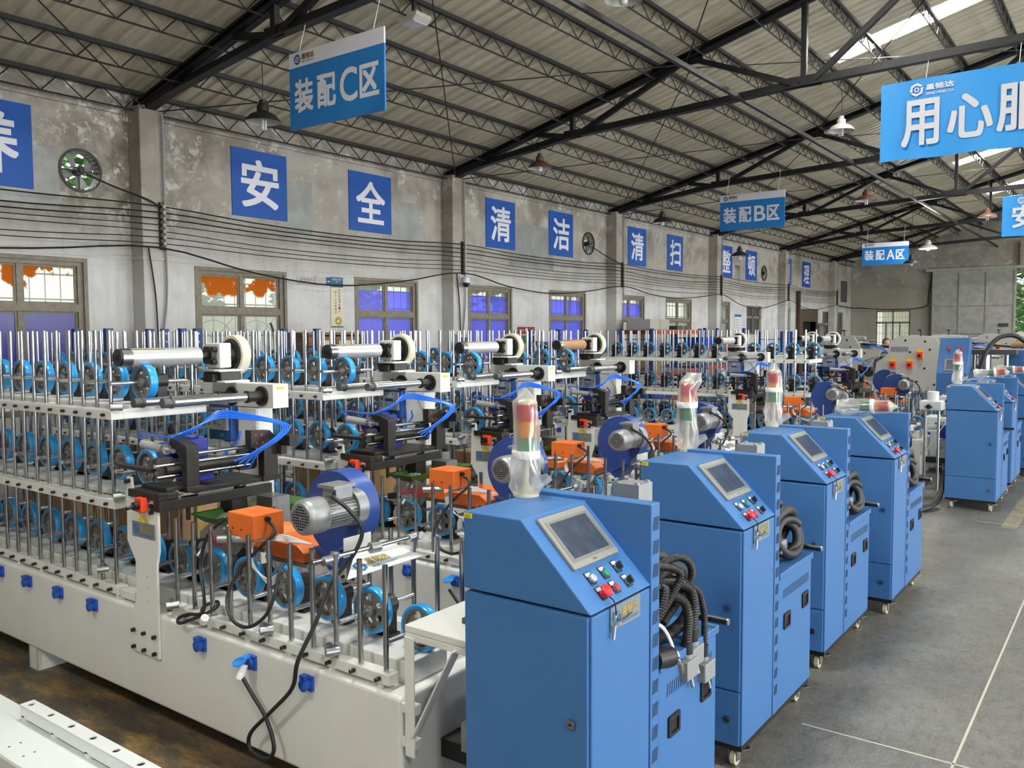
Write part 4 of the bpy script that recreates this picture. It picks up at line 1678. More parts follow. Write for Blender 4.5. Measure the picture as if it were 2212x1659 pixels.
    b.build('switch_knob', parent=o)
    # --- glue head carriage (dark brackets, slide and rods)
    b = B().use('black_oxide')
    b.box(-4.06, -4.0, -0.03, 0.67, 1.19, 1.245)
    b.build('slide_beam', parent=t, smooth=0, bevel=0.003)
    b = B().use('steel')
    for y0, y1 in ((-0.02, 0.1), (0.2, 0.42), (0.5, 0.66)):
        b.box(-4.045, -4.012, y0, y1, 1.246, 1.262)
    b.build('linear_rail', parent=t, smooth=0)
    b = B().use('black_oxide')
    b.box(-4.3, -4.005, -0.03, 0.08, 1.245, 1.285)
    b.box(-4.27, -4.03, 0.03, 0.16, 1.285, 1.305)
    b.box(-4.3, -4.0, 0.16, 0.64, 1.262, 1.285)
    b.box(-4.1, -4.0, 0.02, 0.07, 1.25, 1.28)
    b.build('table_plate', parent=t, smooth=0, bevel=0.003)
    b = B().use('black_oxide')
    b.prism([(-4.16, 1.275), (-4.0, 1.275), (-4.0, 1.52), (-4.06, 1.545), (-4.13, 1.55), (-4.13, 1.49), (-4.06, 1.44), (-4.06, 1.4), (-4.03, 1.4), (-4.03, 1.275)][1:] and [(-4.05, 1.275), (-4.0, 1.275), (-4.0, 1.515), (-4.1, 1.545), (-4.16, 1.545), (-4.16, 1.5), (-4.08, 1.46), (-4.08, 1.41), (-4.05, 1.39)], (0, 0.13, 0), X1, Z1, Y1, 0.075)
    b.box(-4.07, -3.985, 0.12, 0.22, 1.27, 1.3)
    b.build('head_bracket', parent=t, smooth=0, bevel=0.004)
    b = B().use('black_oxide')
    b.plate([[(0.53, 1.46), (0.53, 1.56), (0.66, 1.55), (0.71, 1.5), (0.71, 1.275), (0.615, 1.275), (0.615, 1.46)]], (-4.05, 0, 0), Y1, Z1, X1, 0.055)
    b.box(-4.06, -3.985, 0.6, 0.72, 1.262, 1.29)
    b.use('red_dark')
    for y, z in ((0.56, 1.53), (0.6, 1.53), (0.565, 1.485), (0.605, 1.485)):
        b.cyl((-3.995, y, z), (-3.992, y, z), 0.008, 8)
    b.build('tail_bracket', parent=t, smooth=0, bevel=0.003)
    b = B().use('black_oxide')
    b.box(-4.03, -3.9, 0.72, 0.78, 1.46, 1.52)
    b.box(-4.0, -3.95, 0.7, 0.74, 1.41, 1.46)
    b.build('tail_arm', parent=t, smooth=0)
    b = B().use('black_oxide')
    b.plate([rrect(0.0, 0.1, 1.33, 1.46, 0.02)], (-4.1, 0, 0), Y1, Z1, X1, 0.03)
    b.build('end_cheek', parent=t, smooth=30)
    b = B().use('black_oxide')
    b.plate([rrect(0.5, 0.62, 1.33, 1.45, 0.02)], (-4.1, 0, 0), Y1, Z1, X1, 0.03)
    b.build('end_cheek', parent=t, smooth=30)
    for (y0, y1, z, r) in ((0.2, 0.63, 1.462, 0.011), (-0.01, 0.6, 1.42, 0.012), (0.0, 0.6, 1.36, 0.012), (0.05, 0.6, 1.392, 0.02)):
        b = B().use('chrome' if r < 0.015 else 'black_oxide')
        b.cyl((-4.07, y0, z), (-4.07, y1, z), r, 14)
        b.build('tie_rod', parent=t)
    b = B().use('black_oxide')
    b.box(-4.4, -4.1, -0.02, 0.02, 1.385, 1.405)
    for z in (1.345, 1.385, 1.42):
        b.use('black_plastic').cyl((-4.13, 0.02, z), (-4.07, 0.0, z), 0.011, 10)
    b.build('feed_bar', parent=t, smooth=30)
    b = B().use('aluminium')
    b.cyl((-4.36, 0.1, 1.505), (-4.13, 0.1, 1.49), 0.024, 18)
    b.use('zinc').cyl((-4.13, 0.1, 1.49), (-4.07, 0.1, 1.487), 0.012, 12)
    b.cyl((-4.16, 0.1, 1.492), (-4.13, 0.1, 1.49), 0.028, 18)
    b.build('air_cylinder', parent=t)
    # gear motor behind
    b = B().use('gear_blue')
    b.box(-4.25, -4.12, 0.22, 0.34, 1.42, 1.53)
    b.cyl((-4.19, 0.22, 1.475), (-4.19, 0.1, 1.475), 0.05, 20)
    b.box(-4.22, -4.1, 0.2, 0.36, 1.3, 1.42)
    b.cyl((-4.2, 0.28, 1.53), (-4.2, 0.28, 1.545), 0.045, 18)
    b.build('gear_motor', parent=t, smooth=35, bevel=0.004)
    b = B().use('estop_orange').box(-4.29, -4.24, 0.16, 0.2, 1.41, 1.43)
    b.build('sensor', parent=t, smooth=0)
    # cylinder under beam, black column
    b = B().use('black_oxide')
    b.box(-4.1, -4.0, 0.4, 0.5, 0.72, 1.19)
    b.build('support_column', parent=t, smooth=0)
    b = B().use('black_oxide').cyl((-4.03, 0.15, 1.12), (-4.03, 0.15, 1.19), 0.012, 10)
    b.build('stop_pin', parent=t)
    b = B().use('zinc')
    b.box(-4.0, -3.86, 0.56, 0.68, 0.95, 1.19)
    b.build('counter_plate', parent=t, smooth=0)
    # --- air hoses
    for k in range(4):
        d = 0.016 * k
        b = B().use('hose_blue')
        b.tube([(-4.15, 0.13 + d, 1.55), (-4.09, 0.2 + d, 1.585), (-4.06, 0.36, 1.64 + d * 0.7), (-4.04, 0.52, 1.625 + d * 0.6), (-4.0, 0.68 + d, 1.595), (-3.955, 0.72 + d, 1.56), (-3.93, 0.62 + d, 1.5), (-3.95, 0.5 + d, 1.44), (-4.0, 0.42 + d * 2, 1.4 - d)], 0.0055, 6, 6)
        b.build('air_hose', parent=t)
    b = B().use('hose_blue')
    b.tube([(-4.36, 0.1, 1.525), (-4.41, 0.1, 1.545), (-4.36, 0.1, 1.56), (-4.2, 0.11, 1.553), (-4.13, 0.13, 1.555)], 0.0055, 6, 5)
    b.build('air_hose', parent=t)
    b = B().use('hose_blue')
    b.tube([(-4.3, 0.68, 1.52), (-4.22, 0.6, 1.48), (-4.2, 0.5, 1.42), (-4.16, 0.4, 1.36)], 0.008, 6, 5)
    b.build('air_hose', parent=t)

    # --- unwinder: column, arm, flange rods, roller and brake ring
    b = B().use('white_paint')
    b.box(-4.42, -4.225, 0.75, 0.86, 0.0, 1.66)
    b.prism([(-4.325, 1.66), (-4.225, 1.66), (-4.225, 1.5)], (0, 0.748, 0), X1, Z1, -Y1, 0.01)
    b.build('unwinder_column', parent=t, smooth=0, bevel=0.008)
    b = B().use('white_paint')
    b.box(-4.66, -4.065, 0.74, 0.85, 1.665, 1.805)
    b.prism([(-4.82, 1.8), (-4.66, 1.8), (-4.66, 1.68), (-4.7, 1.68)], (0, 0.745, 0), X1, Z1, Y1, 0.1)
    b.use('yellow').box(-4.065, -4.063, 0.765, 0.82, 1.775, 1.79)
    arm = b.build('unwinder_arm', parent=t, smooth=0, bevel=0.006)
    for x, z in ((-4.165, 1.735), (-4.45, 1.724)):
        b = B().use('black_oxide')
        b.cyl((x, 0.74, z), (x, 0.725, z), 0.058, 24)
        b.cyl((x, 0.725, z), (x, 0.63, z), 0.031, 20)
        b.cyl((x, 0.64, z), (x, 0.625, z), 0.036, 20)
        for k in range(6):
            a = k * PI / 3
            b.cyl((x + 0.047 * math.cos(a), 0.725, z + 0.047 * math.sin(a)), (x + 0.047 * math.cos(a), 0.718, z + 0.047 * math.sin(a)), 0.007, 6)
        o = b.build('rod_flange', parent=t)
        b = B().use('roller_chrome')
        b.cyl((x, 0.63, z), (x, 0.13, z), 0.026, 20)
        b.build('guide_roller', parent=o)
        b = B().use('dark_grey')
        b.cyl((x, 0.16, z), (x, 0.145, z), 0.031, 20)
        b.cyl((x, 0.14, z), (x, 0.1, z), 0.027, 20)
        b.use('zinc').cyl((x, 0.15, z + 0.03), (x + 0.01, 0.15, z + 0.045), 0.006, 6)
        b.build('end_cap', parent=o)
    xr, zr = -4.53, 1.972
    b = B().use('cardboard' if brown else 'aluminium')
    b.cyl((xr, 0.13, zr), (xr, 0.56, zr), 0.052, 32)
    if not brown:
        b.use('yellow').prism([(0.14, 0.0), (0.33, 0.0), (0.33, 0.012), (0.14, 0.012)], (xr + 0.02, 0, zr + 0.0475), Y1, X1, Z1, 0.0015)
    o = b.build('unwind_shaft', parent=t)
    b = B().use('steel').cyl((xr, 0.07, zr), (xr, 0.13, zr), 0.053, 32)
    b.use('black_plastic').cyl((xr, 0.06, zr), (xr, 0.075, zr), 0.048, 28)
    b.use('void_dark').cyl((xr, 0.057, zr), (xr, 0.062, zr), 0.018, 16)
    b.build('shaft_end', parent=o)
    b = B().use('black_oxide')
    b.cyl((xr, 0.56, zr), (xr, 0.64, zr), 0.022, 16)
    b.cyl((xr, 0.62, zr), (xr, 0.645, zr), 0.05, 20)
    for a in (0.8, 2.3, 3.9, 5.4):
        b.cyl((xr + 0.05 * math.cos(a), 0.63, zr + 0.05 * math.sin(a)), (xr + 0.05 * math.cos(a), 0.66, zr + 0.05 * math.sin(a)), 0.018, 10)
    b.build('flange_bearing', parent=t)
    b = B().use('white_paint')
    b.box(xr - 0.075, xr + 0.075, 0.66, 0.74, zr - 0.075, zr + 0.075)
    b.box(xr - 0.08, xr + 0.09, 0.64, 0.82, zr - 0.1, zr - 0.085)
    b.box(xr - 0.12, xr + 0.12, 0.66, 0.84, 1.805, 1.82)
    b.build('bearing_housing', parent=t, smooth=0, bevel=0.008)
    b = B().use('black_oxide')
    b.box(xr - 0.1, xr + 0.08, 0.66, 0.8, 1.82, 1.872)
    b.box(xr - 0.06, xr + 0.04, 0.63, 0.67, 1.81, 1.86)
    b.build('slide_unit', parent=t, smooth=0, bevel=0.004)
    b = B().use('cream_ring')
    b.lathe([(0.1, 0), (0.118, 0.0), (0.123, 0.006), (0.123, 0.055), (0.118, 0.062), (0.03, 0.062)], (xr, 0.79, zr), Y1, 40, caps=False)
    o = b.build('brake_ring', parent=t)
    b = B().use('black_plastic')
    b.lathe([(0.0, 0.0), (0.1, 0.0), (0.1, 0.03), (0, 0.03)], (xr, 0.785, zr), Y1, 36)
    for k in range(36):
        a = 2 * PI * k / 36
        b.use('steel').cyl((xr + 0.09 * math.cos(a), 0.785, zr + 0.09 * math.sin(a)), (xr + 0.09 * math.cos(a), 0.781, zr + 0.09 * math.sin(a)), 0.004, 5)
    b.use('steel').cyl((xr, 0.74, zr), (xr, 0.79, zr), 0.045, 20)
    b.build('brake_disc', parent=o)
    # --- tension controller
    b = B().use('blue_dark')
    b.box(-4.665, -4.43, 0.708, 0.757, 1.45, 1.665)
    o = b.build('tension_controller', parent=t, smooth=0, bevel=0.008)
    b = B().use('brushed_face').box(-4.655, -4.455, 0.694, 0.709, 1.515, 1.652)
    b.use('logo_blue').box(-4.643, -4.575, 0.692, 0.694, 1.628, 1.634)
    b.use('ink_blue').box(-4.59, -4.505, 0.692, 0.694, 1.58, 1.604)
    b.box(-4.63, -4.615, 0.692, 0.694, 1.59, 1.605)
    b.use('zinc').cyl((-4.532, 0.694, 1.555), (-4.532, 0.68, 1.555), 0.014, 14)
    b.use('black_plastic')
    for x, z in ((-4.575, 1.565), (-4.575, 1.55), (-4.63, 1.56), (-4.63, 1.545), (-4.482, 1.585), (-4.51, 1.64)):
        b.box(x - 0.005, x + 0.005, 0.691, 0.695, z - 0.004, z + 0.004)
    b.build('control_face', parent=o, smooth=30)
    for x in (-4.625, -4.515):
        b = B().use('green_btn').cyl((x, 0.708, 1.482), (x, 0.696, 1.482), 0.013, 12)
        b.build('push_button', parent=o)

    # --- infrared heater hoods, junction box, tray
    b = B().use('orange')
    b.box(-3.6, -3.395, 0.09, 0.27, 1.11, 1.228)
    o = b.build('junction_box', parent=t, smooth=0, bevel=0.004)
    b = B().use('black_plastic').cyl((-3.415, 0.17, 1.205), (-3.37, 0.16, 1.203), 0.013, 12)
    for x in (-3.56, -3.49):
        b.cyl((x, 0.09, 1.15), (x, 0.088, 1.15), 0.005, 8)
    b.build('cable_gland', parent=o)
    b = B().use('zinc')
    b.cyl((-3.6, 0.03, 1.1), (-3.5, 0.12, 1.1), 0.019, 14)
    b.build('rod_clamp', parent=t)
    b = B().use('rubber_black')
    b.tube([(-3.37, 0.165, 1.188), (-3.32, 0.15, 1.175), (-3.3, 0.13, 1.14), (-3.36, 0.08, 1.07), (-3.43, 0.03, 0.97), (-3.46, -0.02, 0.85), (-3.38, -0.05, 0.765), (-3.26, -0.05, 0.755), (-3.17, -0.02, 0.82), (-3.15, 0.02, 0.92), (-3.17, 0.06, 1.0), (-3.19, 0.1, 1.03)], 0.0085, 8, 6)
    b.build('heater_cable', parent=t)
    hood = [(-0.11, 0.0), (0.1, 0.0), (0.1, 0.05), (0.06, 0.085), (-0.11, 0.085)]
    for (x, y0, y1, z, hw) in ((-3.83, 0.4, 0.66, 0.955, 0.9), (-3.46, 0.33, 0.66, 0.955, 1.4)):
        b = B().use('orange')
        b.prism([(hw * px, pz) for px, pz in hood], (x, y0, z), X1, Z1, Y1, y1 - y0)
        o = b.build('heater_hood', parent=t, smooth=0, bevel=0.004)
        b = B().use('zinc').box(x - 0.12 * hw, x + 0.11 * hw, y0, y1, z - 0.02, z - 0.002)
        b.box(x - 0.02, x, y0 + 0.02, y0 + 0.04, 0.72, z)
        b.build('hood_tray', parent=o, smooth=0)
    for k in range(4):
        d = 0.008 * k
        b = B().use('foam_white')
        b.tube([(-3.22 - d, 0.3, 1.075), (-3.4 + d, 0.22 + d, 1.085 + d), (-3.5, 0.16 + d, 1.07 + d * .5), (-3.47 + d, 0.12, 0.99), (-3.2 - 0.1 + d, 0.09, 0.94 - d), (-3.19, 0.09, 1.0)], 0.0045, 6, 5)
        b.build('white_lead', parent=t)
    b = B().use('green_tray')
    n0 = len(b.v)
    x0, x1, y0, y1, zt, zb = -4.1, -3.86, 0.2, 0.86, 1.135, 1.085
    top = [(x0, y0), (x1, y0), (x1, y1), (x0, y1)]
    bot = [(x0 + 0.05, y0 + 0.06), (x1 - 0.05, y0 + 0.06), (x1 - 0.05, y1 - 0.06), (x0 + 0.05, y1 - 0.06)]
    inn = [(x0 + 0.004, y0 + 0.004), (x1 - 0.004, y0 + 0.004), (x1 - 0.004, y1 - 0.004), (x0 + 0.004, y1 - 0.004)]
    vs = [(x, y, zt) for x, y in top] + [(x, y, zb) for x, y in bot] + [(x, y, zt) for x, y in inn] + [(x, y, zb + 0.004) for x, y in bot]
    b.add(vs, [(0, 1, 5, 4), (1, 2, 6, 5), (2, 3, 7, 6), (3, 0, 4, 7), (4, 5, 6, 7), (8, 12, 13, 9), (9, 13, 14, 10), (10, 14, 15, 11), (11, 15, 12, 8), (15, 14, 13, 12), (0, 8, 9, 1), (1, 9, 10, 2), (2, 10, 11, 3), (3, 11, 8, 0)])
    b.box(-3.99, -3.97, 0.38, 0.4, 0.72, 1.09)
    b.build('drip_tray', parent=t, smooth=0)
    b = B().use('red_dark')
    b.cyl((-3.96, 0.22, 1.0), (-3.78, 0.2, 1.03), 0.026, 16)
    o = b.build('pressure_roller', parent=t)
    b = B().use('black_plastic')
    b.cyl((-4.05, 0.18, 0.985), (-3.96, 0.2, 1.0), 0.022, 12)
    b.use('zinc').cyl((-4.14, 0.12, 0.975), (-4.04, 0.18, 0.985), 0.011, 10)
    b.build('roller_arm', parent=o)
    b = B().use('zinc').cyl((-3.83, 0.1, 1.02), (-3.76, 0.08, 1.025), 0.024, 14)
    b.cyl((-3.8, 0.09, 1.02), (-3.8, 0.048, 0.98), 0.012, 10)
    b.build('rod_clamp', parent=o)
    b = B().use('bubble_wrap')
    rnd = random.Random(3)
    b.lathe([(0.0, -0.13), (0.09, -0.11), (0.12, -0.02), (0.1, 0.07), (0.05, 0.12), (0, 0.13)], (-4.0, 0.34, 1.0), (0.4, 0.2, 1), 12)
    b.v = [p + Vector((rnd.uniform(-1, 1), rnd.uniform(-1, 1), rnd.uniform(-1, 1))) * 0.016 for p in b.v]
    b.build('bubble_wrap', parent=t, smooth=180)
    # --- blower: volute casing with finned motor
    xc, zc = -3.12, 1.24
    b = B().use('blower_blue')
    vol = []
    for k in range(33):
        a = -0.95 + 2 * PI * k / 36
        r = 0.172 + 0.055 * (k / 33.0)
        vol.append((xc + r * math.cos(a), zc + r * math.sin(a)))
    vol += [(xc - 0.17, zc - 0.2), (xc - 0.05, zc - 0.3), (xc + 0.02, zc - 0.28)]
    b.prism(vol, (0, 0.36, 0), X1, Z1, Y1, 0.125)
    b.bar((xc - 0.06, 0.36, zc - 0.24), (xc + 0.06, 0.36, zc - 0.17), 0.012, 0.05, up=(0, 1, 0))
    blow = b.build('blower_casing', parent=t, smooth=50, bevel=0.008)
    xm, zm = -2.965, 1.285
    b = B().use('cast_alu')
    b.lathe([(0.0, 0.0), (0.066, 0.0), (0.079, 0.012), (0.082, 0.03), (0.082, 0.11), (0.075, 0.115), (0.066, 0.12)], (xm, 0.02, zm), Y1, 32)
    b.cyl((xm, 0.13, zm), (xm, 0.3, zm), 0.062, 28)
    for k in range(30):
        a = 2 * PI * k / 30
        d = Vector((math.cos(a), 0, math.sin(a)))
        b.bar(Vector((xm, 0.14, zm)) + d * 0.066, Vector((xm, 0.29, zm)) + d * 0.066, 0.004, 0.018, up=d)
    b.cyl((xm, 0.3, zm), (xm, 0.36, zm), 0.085, 28)
    b.box(xm - 0.045, xm + 0.045, 0.19, 0.29, zm + 0.06, zm + 0.11)
    b.box(xm - 0.06, xm + 0.055, 0.17, 0.3, zm + 0.11, zm + 0.125)
    mot = b.build('blower_motor', parent=t, smooth=40)
    b = B().use('void_dark')
    for i in range(-4, 5):
        for j in range(-4, 5):
            x, z = i * 0.0125, j * 0.0125
            if x * x + z * z < 0.052 ** 2 and (i or j):
                b.cyl((xm + x, 0.022, zm + z), (xm + x, 0.0185, zm + z), 0.0046, 6)
    b.build('fan_grille', parent=mot, smooth=0)
    b = B().use('rubber_black')
    b.tube([(xm + 0.03, 0.19, zm + 0.085), (xm + 0.07, 0.16, zm + 0.075), (xm + 0.15, 0.17, zm + 0.03), (xm + 0.2, 0.2, zm - 0.06), (xm + 0.18, 0.16, zm - 0.17), (xm + 0.15, 0.05, zm - 0.28), (xm + 0.14, -0.02, 0.86), (xm + 0.1, -0.09, 0.7), (xm + 0.02, -0.06, 0.55), (-3.1, -0.06, 0.4), (-3.25, -0.06, 0.26), (-3.25, -0.06, 0.18), (-3.14, -0.06, 0.17), (-3.08, -0.06, 0.24), (-3.13, -0.06, 0.36), (-3.23, -0.06, 0.45), (-3.3, -0.07, 0.53)], 0.0095, 8, 6)
    b.build('blower_cable', parent=t)
    b = B().use('foam_white')
    b.cyl((-3.3, -0.075, 0.515), (-3.3, -0.05, 0.57), 0.02, 12)
    b.cyl((-3.3, -0.07, 0.53), (-3.3, -0.08, 0.51), 0.016, 10)
    b.build('plug', parent=t)
    # --- tilted name board on a clamp bar
    b = B().use('chrome')
    b.cyl((-2.8, -0.06, 1.13), (-2.76, 0.58, 1.135), 0.011, 14)
    o = b.build('clamp_bar', parent=t)
    b = B().use('zinc')
    clamp_geo(b, (-2.79, 0.03, 1.125), (0, 1, 0), (0, 0.2, 1))
    clamp_geo(b, (-2.765, 0.53, 1.13), (0, 1, 0), (1, 0, 0.2))
    b.cyl((-2.78, 0.26, 1.13), (-2.77, 0.31, 1.13), 0.025, 16)
    b.build('rod_clamp', parent=o)
    b = B().use('white_clean')
    q = [Vector(p) for p in ((-2.725, 0.07, 1.04), (-2.727, 0.556, 1.04), (-2.895, 0.492, 1.1), (-2.885, 0.27, 1.1))]
    V = Y1
    U = (q[0] - Vector((q[3].x, q[0].y, q[3].z))).normalized()
    Nn = U.cross(V).normalized()
    b.add(q + [p - Nn * 0.004 for p in q], [(0, 1, 2, 3), (7, 6, 5, 4), (0, 4, 5, 1), (1, 5, 6, 2), (2, 6, 7, 3), (3, 7, 4, 0)])
    b.prism([(0, 0), (0.17, 0), (0.17, 0.09), (0, 0.09)], (-2.89, 0.2, 1.08), V, Z1, X1, 0.004)
    bo = q[3] + Nn * 0.0
    hex_logo(b, bo + U * 0.115 - V * 0.075, V, -U, Nn, 0.036, 'logo_blue', 0.001)
    b.use('gold')
    letter(b, '星铭达', bo + U * 0.12 - V * 0.02, V, -U, Nn, 0.14, 0.05, 0.001, 0.001)
    b.use('logo_blue')
    letter(b, 'XINGMINGDA MACHINERY', bo + U * 0.145 - V * 0.02, V, -U, Nn, 0.16, 0.014, 0, 0.001)
    b.build('name_board', parent=t, smooth=0)
    # --- loose lead coiled on the bed
    b = B().use('rubber_black')
    b.tube([(-3.62, 0.1, 1.19), (-3.72, 0.06, 1.1), (-3.75, 0.03, 0.95), (-3.68, 0.0, 0.82), (-3.68, -0.01, 0.73), (-3.8, -0.02, 0.7), (-3.86, -0.03, 0.67), (-3.83, -0.04, 0.655), (-3.72, -0.02, 0.7), (-3.66, 0.05, 0.74), (-3.72, 0.1, 0.75), (-3.78, 0.06, 0.72), (-3.7, 0.0, 0.7)], 0.0085, 8, 6)
    b.build('loose_cable', parent=t)
    b = B().use('foam_white').cyl((-3.66, -0.02, 0.69), (-3.63, -0.03, 0.72), 0.02, 12)
    b.build('plug', parent=t)
    return t


LAB = {
    'A': 'white wrapping machine of blue wheels and chrome rods beside the closest blue cabinet',
    'B': 'white wrapping machine just behind the front one, its blower beside a tall wrapped signal light',
    'C': 'third white wrapping machine back, just before the one with the brown cardboard tube',
    'D': 'white wrapping machine carrying a brown cardboard tube on its unwinder',
    'E': 'white wrapping machine beyond the wide gap, its column plate seen past a wrapped signal light',
    'F': 'white three tier wheel frame with black blocks before the wheels, beyond the gap',
    'G': 'distant white wrapping machine with two short flange rods facing us, before the grey presses',
    'H': 'distant white wrapping machine partly hidden behind the one with two short flange rods'}
PITCH_Y = [2.41, 3.965, 5.53, 7.10]
mA = build_machine((0, PITCH_Y[0], 0), LAB['A'])
GRP = 'white wrapping machines standing side by side'
mA['group'] = GRP
nofloor = lambda c: c.name.startswith(('loose_cable', 'plug'))
mB = dup(mA, (OX - 0.07, PITCH_Y[1] + OY, 0), LAB['B'], skip=nofloor)
mC = dup(mA, (OX - 0.17, PITCH_Y[2] + OY, 0), LAB['C'], skip=nofloor)
mD = dup(mA, (OX - 0.21, PITCH_Y[3] + OY, 0), LAB['D'], skip=lambda c: nofloor(c) or (c.location.x + OX < -7.4 and not c.name.startswith(('foot',)) and c.name.startswith(('guide_rod', 'wheel', 'bearing'))and c.type == 'MESH' and abs(c.location.x) > 0.01))
for o in KIDS(mD):
    if o.name.startswith('unwind_shaft'):
        o.data = o.data.copy()
        o.data.materials[0] = MATS['cardboard']
        if len(o.data.materials) > 1:
            o.data.materials[1] = MATS['cardboard']
far = lambda c: nofloor(c) or (c.type == 'MESH' and abs(c.location.x) > 0.01 and c.location.x + OX < -6.6)
mE = dup(mA, (OX - 0.22, 11.2 + OY, 0), LAB['E'], skip=lambda c: far(c) or c.name.startswith(('tier_frame', 'wheel_channel')) and False or (c.type == 'MESH' and c.location.z > 1.1) or (c.name.startswith('guide_rod') and c.location.x + OX < -4.4) or c.name.startswith(('tier_frame',)))
mF = build_machine((0, 12.45, 0), LAB['F'], full=False, tier_end=-3.85, blocks_front=True, xl=-9.0)
mF['group'] = GRP
mG = dup(mA, (OX + 0.4, 13.75 + OY, 0), LAB['G'], skip=lambda c: far(c) or c.name.startswith(('end_table', 'stop_block', 'drive_motor')) or (c.name.startswith('guide_rod') and c.location.x + OX < -4.4) or (c.type == 'MESH' and c.location.z > 1.1) or c.name.startswith(('tier_frame',)))
for o in KIDS(mG):
    if o.name.startswith('blower'):
        o.location.x -= 0.3
mH = dup(mA, (OX - 0.42, 15.3 + OY, 0), LAB['H'], skip=lambda c: far(c) or (c.name.startswith('guide_rod') and c.location.x + OX < -4.4) or (c.type == 'MESH' and c.location.z > 1.1) or c.name.startswith(('tier_frame',)))

# ================================================================== blue control cabinets
SL = Vector((0.285, 0, -0.285)).normalized()        # down the sloping desk
SN = Vector((0.285, 0, 0.285)).normalized()
SO = Vector((-0.285, 0, 1.455))


def desk(y, v, n=0.0):
    return SO + Y1 * y + SL * v + SN * n


